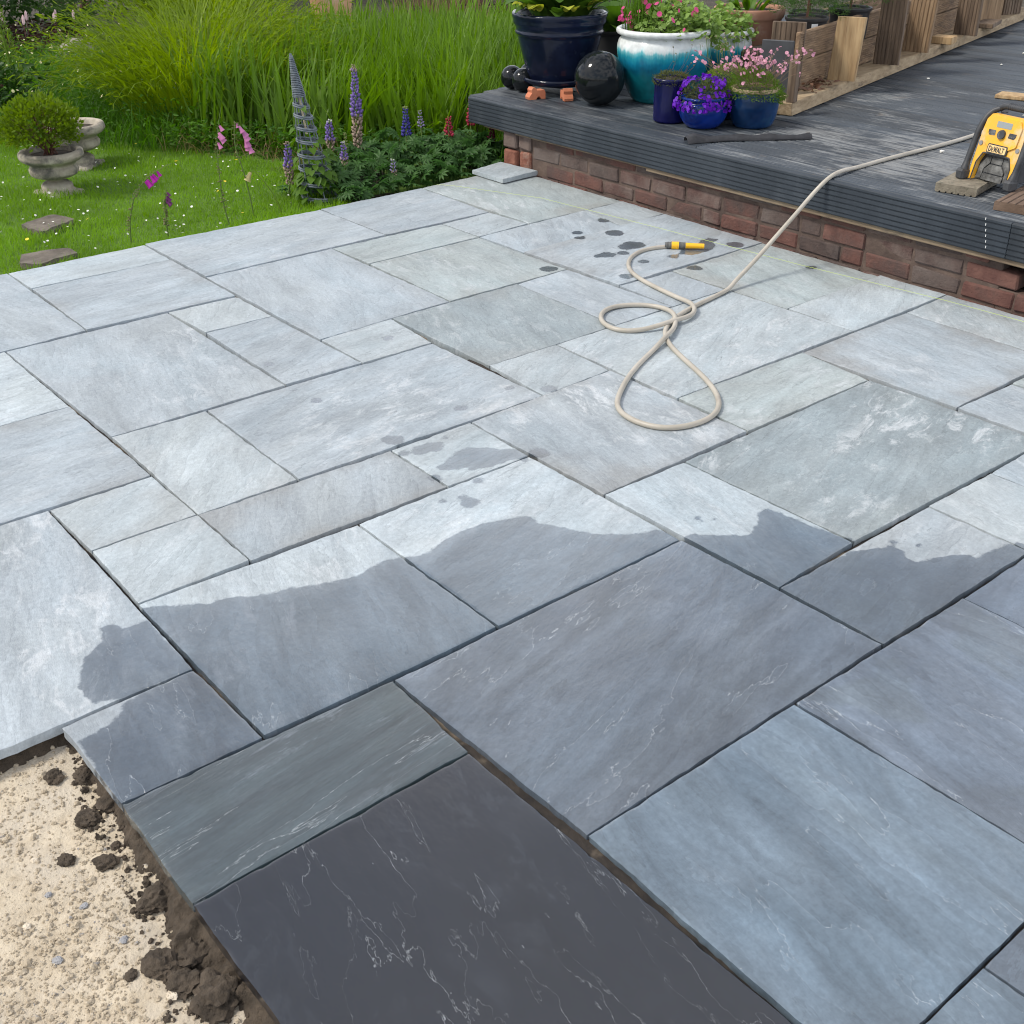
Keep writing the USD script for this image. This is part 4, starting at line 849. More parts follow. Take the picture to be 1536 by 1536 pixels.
chipm = plain('white_chip', (.55, .53, .48), (.7, .68, .62), rough=.8, scale=60)
for k, (x, y, s, lb) in enumerate([(3.796, 1.193, .011, 'largest white stone chip on the deck beside the radio'), (5.35, 2.30, .008, 'white chip on the deck below the dark second board'),
                                (6.1, 2.28, .007, 'white chip on the far deck under the mid brown board'), (6.6, 2.42, .009, 'white chip on the deck below the fourth planter board'), (6.35, 2.1, .006, 'tiny white chip far out on the deck'), (7.6, 2.75, .012, 'white chip at the far deck edge by the sleeper')]):
    t = trimesh.creation.icosphere(1, s); t.vertices *= np.random.default_rng(k).uniform(.6, 1.2, (len(t.vertices), 1)) * [1.3, .9, .6]
    tag(obj('stone_chip', (t.vertices + [x, y, DZ + s * .5], t.faces), chipm), lb, 'stone chip')
# ------------------------------------------------------------------ lawn
r = np.random.default_rng(21)
LZ = lambda x, y: -.062 + nz(x, y, 1.3, 3, 31) * .02
lawn_soil = plain('lawn_thatch', (.06, .12, .012), (.10, .19, .02), rough=.95, scale=14, bump=.01, bscale=60)
lawn_poly = Polygon([(-4, 3.36), (2.1, 3.40), (2.35, 4.4), (1.95, 5.2), (1.3, 6.3), (-4, 9)])
tag(obj('lawn', sheet(-4.5, 3.0, 3.30, 9.2, .08, LZ), lawn_soil, None, True), 'short green lawn with small daisies beside the patio', kind='structure')
bedz = lambda x, y: -.070 + nz(x, y, 1.1, 3, 41) * .03
tag(obj('flower_bed', sheet(1.55, 9.5, 3.32, 13.5, .15, lambda x, y: bedz(x, y) + np.where((x > 2.0) | (y > 5.4), .012, -.03)), soil, None, True), 'dark soil of the flower bed under lupins and tall grass', kind='structure')
def inside(poly, n, rg, weight=None):
    x0, y0, x1, y1 = poly.bounds; out = []
    while sum(map(len, out)) < n:
        p = rg.uniform((x0, y0), (x1, y1), (n * 2, 2))
        p = p[shapely.contains_xy(poly, p[:, 0], p[:, 1])]
        if weight is not None:
            p = p[rg.random(len(p)) < weight(p)]
        out.append(p)
    return np.vstack(out)[:n]
grass_m = foliage('lawn_grass', [(.095, .185, .012), (.195, .355, .022), (.290, .465, .040), (.390, .510, .075)], trans=.5, scale=2.2, mixf=.45)
view_poly = Polygon([(-.6, 3.37), (2.05, 3.41), (2.3, 4.4), (1.95, 5.25), (1.3, 6.4), (-.2, 6.2)])
stone_polys = [Polygon([(.618, 4.133), (.806, 4.199), (.870, 4.047), (.653, 3.930)]), Polygon([(.405, 3.52), (.467, 3.667), (.67, 3.60), (.67, 3.505), (.474, 3.45)])]
hidden = unary_union([p.buffer(-.012) for p in stone_polys])
P = inside(view_poly, 66000, r, lambda p: np.where(p[:, 1] < 5.0, 1.0, .75))
P = P[~shapely.contains_xy(hidden, P[:, 0], P[:, 1])]
n = len(P)
tall = 1 + .9 * np.clip(nz(P[:, 0], P[:, 1], 3.0, 3, 5) * 2, -.5, 1) + .5 * (P[:, 1] < 3.48)
V, F = blades(np.c_[P, LZ(P[:, 0], P[:, 1])], r.uniform(.020, .042, n) * tall, r.uniform(.0022, .0040, n), r.uniform(0, 2 * np.pi, n), r.uniform(.2, 1.3, n), seg=2, lean=r.uniform(0, .5, n))
P = np.stack([r.uniform(-.2, 2.0, 900), r.uniform(3.348, 3.385, 900)], 1)
V2, F2 = blades(np.c_[P, np.full(900, -.055)], r.uniform(.045, .085, 900), r.uniform(.0025, .0042, 900), r.normal(-1.57, 1.2, 900), r.uniform(.3, 1.4, 900), seg=3, lean=r.uniform(0, .4, 900))
V, F = MB().add(V, F).add(V2, F2).arrays()
tag(obj('lawn_grass', (V, F), grass_m, None, True), 'short bright green lawn grass', 'grass', kind='stuff')
# daisies and clover heads in the lawn
daisy_w = plain('daisy_white', (.62, .62, .55), rough=.7); daisy_y = plain('buttercup_yellow', (.70, .50, .01), rough=.5)
petal8 = (np.array([[0, 0, 0]] + [[math.cos(a), math.sin(a), .12] for a in np.arange(8) * math.pi / 4]), np.array([[0, 1 + k, 1 + (k + 1) % 8] for k in range(8)]))
P = inside(Polygon([(.1, 3.4), (2.0, 3.5), (2.1, 4.6), (1.2, 6.0), (.2, 5)]), 250, r, lambda p: .25 + .75 * (nz(p[:, 0], p[:, 1], 1.7, 2, 8) > .02))
V, F = scatter_mesh(*petal8, np.c_[P, LZ(P[:, 0], P[:, 1]) + r.uniform(.030, .055, len(P))], dirs(len(P), r, -.1, .1), dirs(len(P), r, .5, 1), r.uniform(.0042, .0075, len(P)))
tag(obj('lawn_daisies', (V, F), daisy_w, None, False), 'tiny white daisies and clover heads scattered over the lawn', 'daisies', kind='stuff')
P = np.vstack([inside(view_poly, 12, r), [(1.74, 4.78), (.89, 3.95), (1.62, 4.02)]])
V, F = scatter_mesh(*petal8, np.c_[P, LZ(P[:, 0], P[:, 1]) + .05], dirs(len(P), r, -.1, .1), dirs(len(P), r, .6, 1), r.uniform(.007, .011, len(P)))
tag(obj('lawn_buttercups', (V, F), daisy_y, None, False), 'small yellow buttercups dotted over the lawn', 'buttercups', kind='stuff')
step_m = plain('stepping_stone', (.085, .070, .055), (.17, .145, .115), rough=.9, scale=9, bump=.01, bscale=30, c3=(.06, .065, .04), s3=6)
for k, (pl, lb) in enumerate(zip(stone_polys, ('brown stepping stone in the lawn, further from the patio', 'brown stepping stone in the lawn against the patio edge'))):
    q = pl.buffer(-.03).buffer(.028)
    t = trimesh.creation.extrude_polygon(q, .05, engine='earcut'); t = t.subdivide_to_size(.025)
    v = t.vertices.copy(); v[:, 2] += -.075 + (meshkit.fbm(v * 18, 3, k) - .5) * .016
    tag(obj('stepping_stone', (v, t.faces), step_m, None, 45), lb, 'stepping stone')

# ------------------------------------------------------------------ urns and clipped bush
urn_m = plain('old_cast_stone', (.25, .215, .165), (.42, .375, .30), rough=.92, scale=11, bump=.006, bscale=70, c3=(.115, .105, .090), s3=8, t3=(.47, .62))
def gad(z0, z1, n, amp):
    return lambda a, k: 1 + amp * np.abs(np.sin(a * n / 2)) * ((ZK[k] > z0) & (ZK[k] < z1)) + .006 * np.sin(a * 3 + k)
def urn(name, label, loc, s, tilt):
    global ZK
    o = thing(name, label, 'garden urn', loc, tilt)
    foot = smooth_profile(np.array([(.040, .074), (.046, .070), (.060, .064), (.078, .052), (.084, .036), (.080, .026), (.090, .022), (.092, .014), (.02, .014)])[::-1] * s, 24); ZK = foot[:, 1]
    obj('foot', lathe(foot, 72, gad(.030 * s, .068 * s, 26, -.05)), urn_m, o, True)
    v = cbox((-.098 * s, -.098 * s, -.03), (.098 * s, .098 * s, .016 * s), .012, .003, 4)
    obj('plinth', v, urn_m, o, 30)
    bowl = smooth_profile(np.array([(.036, .070), (.044, .078), (.075, .086), (.108, .098), (.124, .112), (.127, .128), (.120, .143), (.113, .150), (.116, .157), (.122, .164), (.138, .172), (.156, .184), (.164, .198), (.163, .214), (.155, .224), (.143, .226), (.132, .220), (.128, .205), (.122, .19)]) * s, 60); ZK = bowl[:, 1]
    obj('bowl', lathe(bowl, 108, gad(.088 * s, .142 * s, 34, -.035)), urn_m, o, True)
    obj('soil', lathe(np.array([(.126, .196), (.07, .202), (.001, .204)]) * s, 32), compost, o, True)
urn('garden_urn', 'weathered low stone urn with a small bush in it, standing on the lawn in front', (1.03, 4.735, -.062), 1.02, 10)
urn('garden_urn', 'weathered stone urn half hidden behind the bush of the front one', (1.345, 5.235, -.055), 1.08, 40)

def bush(name, label, cat, c, rad, n, size, mat, stem_mat, nst=26, base=None, zmin=-.35, seed=0):
    rg = np.random.default_rng(seed)
    o = thing(name, label, cat, base)
    D = dirs(n, rg, zmin, 1); rr = np.clip(rg.normal(.86, .16, n), .2, 1.12)
    lump = 1 + .22 * (meshkit.fbm(D * 2.6 + seed, 3, seed) - .5) * 2
    P = np.array(c) + D * np.array(rad) * (rr * lump)[:, None]
    Dn = D + rg.normal(0, .5, (n, 3)) + [0, 0, .45]
    V, F = scatter_mesh(*LEAF, P - np.array(base), Dn, np.cross(Dn, rg.normal(0, 1, (n, 3))), rg.uniform(.7, 1.2, n) * size, rg.uniform(.8, 1.2, n) * size * 1.1)
    obj('foliage', (V, F), mat, o, True)
    mb = MB()
    for k in range(nst):
        d = dirs(1, rg, .1, .9)[0]; e = np.array(c) - base + d * np.array(rad) * .85
        m = e * [.45, .45, .5] + rg.normal(0, .008, 3)
        s0 = np.array([rg.normal(0, .012), rg.normal(0, .012), 0 + (c[2] - base[2]) * .0])
        mb.add(*tube([s0, m, e], [.0035, .0028, .0012], 5))
    mb.build('stems', stem_mat, o, True)
    return o
box_leaf = foliage('bush_leaf', [(.075, .125, .008), (.180, .270, .014), (.320, .410, .025), (.50, .56, .06)], trans=.4, scale=14, mixf=.55)
stem_red = plain('stem_red_brown', (.075, .028, .018), (.12, .05, .03), rough=.8, scale=30)
bush('small_bush', 'small rounded yellow green bush with red brown stems growing in the front stone urn', 'bush', (1.005, 4.75, .290), (.185, .185, .140), 3000, .024, box_leaf, stem_red, 40, np.array([1.03, 4.735, .14]), -.55, 3)

# ------------------------------------------------------------------ tall grass and weeds behind the lawn
tall_m = foliage('tall_grass', [(.070, .140, .012), (.165, .290, .022), (.290, .425, .045), (.440, .540, .100)], trans=.45, scale=2.5, mixf=.55)
wisp_m = foliage('wispy_leaf', [(.120, .190, .010), (.260, .360, .018), (.410, .490, .040), (.540, .590, .100)], trans=.5, scale=2.5, mixf=.6)
dark_m = foliage('dark_leaf', [(.018, .050, .008), (.038, .092, .012), (.075, .150, .018)], trans=.25, scale=3)
mid_m = foliage('weed_leaf', [(.040, .115, .010), (.090, .205, .015), (.160, .290, .025), (.24, .34, .05)], trans=.42, scale=4)
gp = Polygon([(2.05, 5.25), (2.3, 4.75), (2.65, 4.35), (3.05, 4.02), (3.45, 3.98), (4.4, 4.25), (5.6, 6.2), (6.2, 8.2), (5.0, 9.0), (3.8, 7.8), (2.8, 6.4)])
P = inside(gp, 6200, r, lambda p: np.where((p[:, 1] < 5.9), 1.0, .38))
n = len(P)
clump = nz(P[:, 0], P[:, 1], 2.6, 2, 9)
mean_az = nz(P[:, 0], P[:, 1], 1.7, 2, 17) * 9
h = r.uniform(.36, .66, n) * (1 + .55 * clump) * np.where(P[:, 1] > 6.6, .62, 1)
V, F = blades(np.c_[P, bedz(P[:, 0], P[:, 1])], h, r.uniform(.010, .025, n), mean_az + r.normal(0, 1.1, n), np.abs(r.normal(.40, .45, n)), seg=5, lean=np.abs(r.normal(.12, .12, n)))
tag(obj('tall_grass', (V, F), tall_m, None, True), 'dense tall bright green grass filling the bed behind the lupins', 'grass', kind='stuff')
# arching wispy clump, yellow green
def wisp(c, n, h0, h1, spread, lab, mat, seed, segs=6, w=(.006, .014), bend=(.7, 1.7)):
    rg = np.random.default_rng(seed)
    o = thing('grass_clump', lab, 'grass clump', (c[0], c[1], -.07))
    a = rg.uniform(0, 2 * np.pi, n); rad = np.sqrt(rg.random(n)) * spread
    B = np.stack([rad * np.cos(a), rad * np.sin(a), 0 * a], 1)
    hh = rg.uniform(h0, h1, n)
    V, F = blades(B, hh, rg.uniform(*w, n), a + rg.normal(0, .45, n), rg.uniform(*bend, n), seg=segs, lean=np.clip(rad / spread * .45, 0, .6))
    obj('blades', (V, F), mat, o, True)
    m = n // 3                                                      # side leaflets that make it feathery
    t = rg.uniform(.45, .98, n); k = np.minimum((t * segs).astype(int), segs - 1)
    Vb = V.reshape(n, segs + 1, 2, 3).mean(2)
    p0 = Vb[np.arange(n), k]; p1 = Vb[np.arange(n), k + 1]
    q = np.repeat(np.arange(n), 4); tt = rg.random(len(q))[:, None]
    kk = rg.integers(segs // 2, segs, len(q))
    A = Vb[q, kk] * (1 - tt) + Vb[q, np.minimum(kk + 1, segs)] * tt
    D = (Vb[q, np.minimum(kk + 1, segs)] - Vb[q, kk]); D /= np.maximum(np.linalg.norm(D, axis=1, keepdims=True), 1e-9)
    D = D + rg.normal(0, .5, D.shape)
    V2, F2 = scatter_mesh(*LEAF, A, D, dirs(len(q), rg, .2, 1), rg.uniform(.03, .075, len(q)), rg.uniform(.010, .020, len(q)))
    obj('leaflets', (V2, F2), mat, o, True)
wisp((2.42, 5.95), 900, .65, 1.05, .42, 'broad arching feathery clump of yellow green grass behind the urns', wisp_m, 5)
wisp((2.95, 6.7), 650, .7, 1.05, .40, 'arching yellow green grass clump further back behind the feathery one', wisp_m, 6)
wisp((4.2, 9.4), 700, .6, 1.0, .45, 'far clump of yellow green arching grass beneath the dark shrubs', wisp_m, 7)
# low weeds along the lawn edge and beyond
wp = Polygon([(1.05, 6.4), (1.5, 5.75), (1.75, 5.32), (2.1, 5.0), (2.3, 5.3), (2.5, 6.6), (3.2, 8.8), (2.0, 9.2)])
P = inside(wp, 5200, r); n = len(P)
V, F = blades(np.c_[P, bedz(P[:, 0], P[:, 1])], r.uniform(.12, .34, n), r.uniform(.004, .009, n), r.uniform(0, 6.3, n), r.uniform(.2, 1.4, n), seg=4, lean=r.uniform(0, .5, n))
P = inside(wp, 5200, r); n = len(P)
V2, F2 = scatter_mesh(*LEAF, np.c_[P, bedz(P[:, 0], P[:, 1]) + r.uniform(.02, .27, n) * (.6 + .8 * r.random(n))], dirs(n, r, -.3, .7), dirs(n, r, .2, 1), r.uniform(.02, .06, n), r.uniform(.012, .03, n))
tag(MB().add(V, F).add(V2, F2).build('weeds', mid_m, None, True), 'low tangled weeds and wild flowers between the lawn and the dark shrubs', 'weeds', kind='stuff')
P = inside(wp.intersection(Polygon([(0, 6), (3, 6), (4, 10), (0, 10)])), 170, r); n = len(P)
V, F = scatter_mesh(*petal8, np.c_[P, bedz(P[:, 0], P[:, 1]) + r.uniform(.22, .36, n)], dirs(n, r, -.2, .2), dirs(n, r, 0, 1), r.uniform(.006, .012, n))
tag(obj('wild_flowers', (V, F), plain('cream_flower', (.62, .56, .33), rough=.7), None, False), 'tiny cream wild flowers over the weeds behind the urns', 'wild flowers', kind='stuff')
# front fringe of broader leaves where tall grass meets lawn
fr = Polygon([(1.85, 5.22), (2.1, 4.85), (2.35, 4.42), (2.9, 4.0), (3.2, 3.9), (3.2, 4.15), (2.6, 4.75), (2.15, 5.4)])
P = inside(fr, 2600, r); n = len(P)
V2, F2 = scatter_mesh(*LEAF, np.c_[P, bedz(P[:, 0], P[:, 1]) + r.uniform(.01, .20, n)], dirs(n, r, -.3, .6), dirs(n, r, .2, 1), r.uniform(.02, .055, n), r.uniform(.012, .035, n))
tag(obj('edge_weeds', (V2, F2), mid_m, None, True), 'leafy weeds along the foot of the tall grass at the lawn edge', 'weeds', kind='stuff')
P = inside(fr, 420, r); n = len(P)
V, F = blades(np.c_[P, bedz(P[:, 0], P[:, 1])], r.uniform(.08, .26, n), r.uniform(.003, .006, n), r.uniform(0, 6.3, n), r.uniform(.6, 2.0, n), seg=4, lean=r.uniform(0, .6, n))
tag(obj('dry_grass', (V, F), foliage('straw', [(.20, .14, .06), (.33, .26, .12), (.42, .36, .20)], trans=.25), None, True), 'dry straw coloured stalks at the foot of the tall grass', 'dry grass', kind='stuff')

# ------------------------------------------------------------------ shrubs behind
def shrub(name, label, x, y, rx, ry, rz, n, size, mat, seed, zc=None):
    rg = np.random.default_rng(seed)
    o = thing(name, label, 'shrub', (x, y, -.07))
    zc = rz * .75 if zc is None else zc
    D = dirs(n, rg, -.7, 1); lump = 1 + .55 * (meshkit.fbm(D * 2.2 + seed, 3, seed) - .5) * 2
    P = np.array([0, 0, zc]) + D * [rx, ry, rz] * (np.clip(rg.normal(.85, .2, n), .15, 1.2) * lump)[:, None]
    P = P[P[:, 2] > .01]; n = len(P)
    Dn = rg.normal(0, .7, (n, 3)) + D[:n] * .6 + [0, 0, -.1]
    V, F = scatter_mesh(*LEAF, P, Dn, dirs(n, rg, .0, 1), rg.uniform(.6, 1.3, n) * size, rg.uniform(.4, .8, n) * size)
    obj('foliage', (V, F), mat, o, True)
    mb = MB()
    for k in range(7):
        e = dirs(1, rg, .3, .9)[0] * [rx, ry, rz] * .8 + [0, 0, zc * .6]
        mb.add(*tube([(0, 0, 0), e * [.4, .4, .5] + rg.normal(0, .03, 3), e], [.02, .014, .005], 6))
    mb.build('stems', stem_red, o, True)
shrub('dark_shrub', 'dark green leafy shrub at the left end of the garden behind the flower spike', 1.6, 10.6, 1.5, 1.0, 1.1, 7500, .10, dark_m, 11)
shrub('dark_shrub', 'dark shrub with narrow leaves behind the feathery grass clump', 3.7, 11.3, 1.3, 1.0, 1.0, 5200, .08, dark_m, 12)
shrub('dark_shrub', 'mid green shrub further right behind the tall grass', 5.2, 11.8, 1.1, .8, .95, 3600, .09, mid_m, 13)
shrub('dark_shrub', 'low dark leafy shrub on the lawn edge behind the stone urns', 1.25, 6.75, .38, .35, .26, 1500, .075, dark_m, 14)
shrub('dark_shrub', 'dark shrub in shade behind the far orange pot', 7.2, 11.4, 1.4, .9, 1.0, 3800, .09, dark_m, 15)
# fern fronds against the dark shrubs
fern_m = foliage('fern', [(.025, .065, .008), (.06, .125, .015), (.10, .17, .02)], trans=.4)
def fern(x, y, nf, ln, seed, label):
    rg = np.random.default_rng(seed); o = thing('fern', label, 'fern', (x, y, -.06)); 
    for k in range(nf):
        a = 2 * np.pi * k / nf + rg.normal(0, .2); t = np.linspace(0, 1, 22)
        b = rg.uniform(.9, 1.5); L_ = ln * rg.uniform(.75, 1.1)
        ang = .25 + b * t
        px = np.cumsum(np.sin(ang)) * L_ / 22; pz = np.cumsum(np.cos(ang)) * L_ / 22
        P = np.stack([px * math.cos(a), px * math.sin(a), pz], 1)
        T = np.gradient(P, axis=0); Sd = np.array([-math.sin(a), math.cos(a), 0])
        A = np.repeat(P[2:], 2, 0); sg = np.tile([1, -1], 20)[:, None]
        D = Sd * sg + .45 * np.repeat(T[2:] / np.linalg.norm(T[2:], axis=1, keepdims=True), 2, 0)
        sz = np.repeat(np.sin(np.pi * np.clip(t[2:] * .92 + .08, 0, 1)) ** .7, 2) * .15 * L_
        V, F = scatter_mesh(*LEAF, A, D, np.cross(D, T.repeat(2, 0)[4:]) * sg, sz, sz * .38)
        MB().add(V, F).add(*tube(P, np.linspace(.004, .001, 22), 4)).build('frond', fern_m, o, True)
fern(3.05, 9.7, 11, .75, 31, 'green fern with arching fronds under the dark shrubs at the top left')
fern(4.1, 10.1, 10, .8, 32, 'fern beyond the feathery clump, right of the first fern')
# red and pink bistort patch
P = inside(Polygon([(1.2, 8.7), (2.9, 8.7), (3.3, 10.2), (1.2, 10.3)]), 3200, r); n = len(P)
V, F = scatter_mesh(*LEAF, np.c_[P, r.uniform(-.03, .16, n)], dirs(n, r, -.2, .6), dirs(n, r, .2, 1), r.uniform(.04, .09, n), r.uniform(.03, .05, n))
tag(obj('red_ground_cover', (V, F), foliage('red_leaf', [(.03, .018, .012), (.075, .026, .018), (.045, .05, .015)], trans=.2), None, True), 'low reddish leafy ground cover under the dark shrub', 'ground cover', kind='stuff')
pk = plain('bistort_pink', (.58, .36, .38), (.70, .52, .50), rough=.8, scale=40)
BIST = ['nearest the flower spike plant', 'second from the left edge', 'third from the left edge', 'fourth from the left edge', 'fifth from the right', 'fourth from the right', 'third from the right beside the rock', 'behind middle ones', 'leftmost of the back row', 'rightmost one above the rock']
for k, (u_, v_) in enumerate([(.1, .2), (.25, .1), (.35, .5), (.5, .25), (.62, .6), (.75, .2), (.85, .5), (.45, .75), (.2, .65), (.95, .3)]):
    x = 1.95 + u_ * 1.0; y = 9.0 + v_ * .8
    o = thing('bistort', 'slender pale pink spike over the reddish ground cover, ' + BIST[k], 'flower', (x, y, 0), group='pink spikes over the red ground cover')
    MB().add(*tube([(0, 0, 0), (.01, 0, .26)], .003, 4)).build('stem', stem_red, o, True)
    MB().add(*tube([(.01, 0, .25), (.012, 0, .27), (.014, 0, .31), (.016, 0, .33)], [.006, .013, .012, .003], 6)).build('flower_spike', pk, o, True)
rock = trimesh.creation.icosphere(3, .17); rock.vertices *= (.7 + .6 * meshkit.fbm(rock.vertices * 6 + 3, 3, 2))[:, None] * [1.0, .8, .7]
tag(obj('garden_rock', (rock.vertices + [2.66, 8.62, .06], rock.faces), plain('rock_pale', (.20, .17, .14), (.33, .29, .25), rough=.9, scale=9, bump=.02, bscale=20), None, True), 'pale rounded rock at the end of the reddish ground cover', 'rock')
# flower spike at the left edge
sp_m = foliage('spike_green', [(.10, .18, .02), (.20, .28, .04), (.32, .36, .09)], trans=.3, scale=12)
o = thing('flower_spike_plant', 'tall thick yellow green flower spike at the left edge of the picture', 'flower', (1.72, 7.30, -.06))
rg = np.random.default_rng(77); n = 900; t = rg.random(n); a = rg.uniform(0, 6.3, n); rad = .055 * (1 - t * .75)
P = np.stack([rad * np.cos(a) - .05 * t, rad * np.sin(a) + .04 * t, .16 + t * .72], 1); D = np.stack([np.cos(a), np.sin(a), .9 + 0 * a], 1)
obj('flower_spike', scatter_mesh(*LEAF, P, D, dirs(n, rg), rg.uniform(.02, .035, n), rg.uniform(.012, .02, n)), sp_m, o, True)
MB().add(*tube([(0, 0, 0), (-.02, .02, .4), (-.05, .04, .86)], [.012, .01, .004], 6)).build('stem', sp_m, o, True)

# ------------------------------------------------------------------ far pot and brick bed at the top of the picture
pot('plant_pot', 'far pale orange pot half hidden by the tall grass', (5.50, 9.2, .03), [(.17, 0), (.18, .01), (.225, .26), (.232, .27), (.24, .30), (.235, .31), (.225, .30), (.215, .27)],
    plain('terracotta_pale', (.46, .26, .14), (.56, .34, .20), rough=.85, scale=5, c3=(.60, .44, .30), s3=3), .215, .28, 48)
bw2 = thing('far_brick_wall', 'far low brick wall showing over the tall grass', 'wall', (6.35, 8.60, -.08), math.degrees(math.atan2(-.63, .775)))
rg = np.random.default_rng(3)
for row in range(7):
    xx = -.30 - (.11 if row % 2 else 0)
    while xx < 2.2:
        obj('brick', cbox((xx, 0, row * .075), (xx + .215, .1, row * .075 + .065), .006, .002, int(rg.integers(1e6))), brick_mats[int(rg.integers(4))], bw2)
        xx += .225
obj('mortar_core', cbox((-.3, .008, 0), (2.2, .095, .52), .003), wall_mortar, bw2)
o = thing('dry_grass_clump', 'dry seed heads leaning over the far brick wall', 'grass clump', (6.1, 8.2, -.06))
n = 260; a = rg.uniform(0, 6.3, n); P = np.stack([rg.normal(0, .3, n), rg.normal(0, .25, n), 0 * a], 1)
obj('blades', blades(P, rg.uniform(.35, .6, n), rg.uniform(.004, .007, n), a, rg.uniform(.1, .8, n), seg=4), stage and foliage('dry_blade', [(.22, .17, .08), (.36, .30, .16)], trans=.3), o, True)
# ------------------------------------------------------------------ lupins
stem_m = foliage('green_stem', [(.10, .16, .035), (.19, .26, .08)], trans=.15, scale=6)
purple = foliage('lupin_purple', [(.24, .17, .44), (.42, .35, .60), (.62, .57, .73), (.76, .74, .80)], trans=.3, scale=40, mixf=.85, rough=.6)
cream = foliage('lupin_faded', [(.34, .26, .20), (.50, .42, .33), (.62, .58, .47), (.36, .27, .40)], trans=.2, scale=40, mixf=.85, rough=.7)
blue = foliage('lupin_blue', [(.07, .06, .30), (.14, .12, .42), (.30, .26, .55)], trans=.25, scale=40, mixf=.8)
pale = foliage('lupin_pale', [(.30, .26, .42), (.45, .42, .52), (.46, .48, .36)], trans=.25, scale=40, mixf=.8)
rose = foliage('lupin_rose', [(.38, .035, .07), (.52, .08, .12), (.60, .20, .21)], trans=.25, scale=40, mixf=.8)
wine = foliage('lupin_wine', [(.10, .012, .025), (.19, .025, .045)], trans=.2, scale=40)
white = foliage('lupin_white', [(.55, .56, .50), (.68, .68, .62)], trans=.25, scale=40)
budg = foliage('lupin_bud', [(.22, .27, .08), (.40, .42, .20)], trans=.25, scale=40)
FLOR = (np.array([[0, 0, 0], [.45, .3, .12], [.45, -.3, .12], [.5, 0, -.28], [1, 0, .18], [.55, 0, .5]]),
        np.array([[0, 1, 5], [0, 5, 2], [0, 3, 1], [0, 2, 3], [1, 4, 5], [5, 4, 2], [1, 3, 4], [3, 2, 4]]))
def whorl(z0, z1, r0, r1, rg, step=.0165, per=6, size=.012, lean=(0, 0)):
    zs = np.arange(z0, z1, step); P, D = [], []
    S_ = []
    for k, z in enumerate(zs):
        t = (z - z0) / max(z1 - z0, 1e-6); rad = r0 + (r1 - r0) * t
        a = np.arange(per) * 2 * np.pi / per + k * .4 + rg.normal(0, .12, per)
        c = np.array([lean[0] * (z - z0), lean[1] * (z - z0)])
        P.append(np.stack([c[0] + rad * .35 * np.cos(a), c[1] + rad * .35 * np.sin(a), z + rg.normal(0, .002, per)], 1))
        D.append(np.stack([np.cos(a), np.sin(a), .35 + .5 * t + rg.normal(0, .1, per)], 1)); S_.append(np.full(per, rad * 1.0) * rg.uniform(.65, 1.3, per))
    P, D, S_ = np.vstack(P), np.vstack(D), np.concatenate(S_)
    return scatter_mesh(*FLOR, P, D, np.tile([0, 0, 1.0], (len(P), 1)) + rg.normal(0, .1, (len(P), 3)), S_, S_ * .9)
def lupin(x, y, ztop, zbot, rad, mat, low, cut, label, seed, tip=budg):
    rg = np.random.default_rng(seed); z0 = -.065
    o = thing('lupin', label, 'lupin', (x, y, z0))
    H, B = ztop - z0, zbot - z0
    lean = (rg.normal(0, .02), rg.normal(0, .02))
    MB().add(*tube([(0, 0, 0), (lean[0] * -.3, lean[1] * -.3, B * .5), (0, 0, B), (lean[0] * (H - B) * .95, lean[1] * (H - B) * .95, H)], [.006, .0055, .005, .002], 6)).build('stem', stem_m, o, True)
    s0 = B
    if cut > 0:
        s1 = B + (H - B) * cut
        obj('faded_florets', whorl(B, s1, rad * .85, rad, rg, lean=lean), low, o, True); s0 = s1
    s2 = B + (H - B) * .93
    l0 = (lean[0], lean[1])
    V, F = whorl(s0, s2, rad, rad * .55, rg, lean=l0); V += [lean[0] * (s0 - B), lean[1] * (s0 - B), 0]
    obj('flower_spike', (V, F), mat, o, True)
    V, F = whorl(s2, H, rad * .55, rad * .2, rg, per=5, step=.009); V += [lean[0] * (s2 - B), lean[1] * (s2 - B), 0]
    obj('bud_tip', (V, F), tip, o, True)
    for k in range(int(3 + 4 * min(1, B / .2))):                    # palmate leaves on the stem
        zz = rg.uniform(.02, max(.06, B * .85)); a = rg.uniform(0, 6.3); l = rg.uniform(.05, .09)
        c = np.array([math.cos(a) * l, math.sin(a) * l, zz + l * .4])
        th = np.arange(8) * 2 * np.pi / 8
        D = np.stack([np.cos(th), np.sin(th), -.15 + 0 * th], 1)
        V, F = scatter_mesh(*LEAF, np.tile(c, (8, 1)), D, np.tile([math.cos(a) * .4, math.sin(a) * .4, 1], (8, 1)), .045, .030)
        MB().add(V, F).add(*tube([(0, 0, zz), c * [.5, .5, 1] + [0, 0, -.01], c], .0016, 4)).build('leaf', lup_leaf, o, True)
lup_leaf = foliage('lupin_leaf', [(.040, .100, .026), (.090, .190, .046), (.150, .270, .065), (.22, .34, .08)], trans=.4, scale=6, mixf=.6)
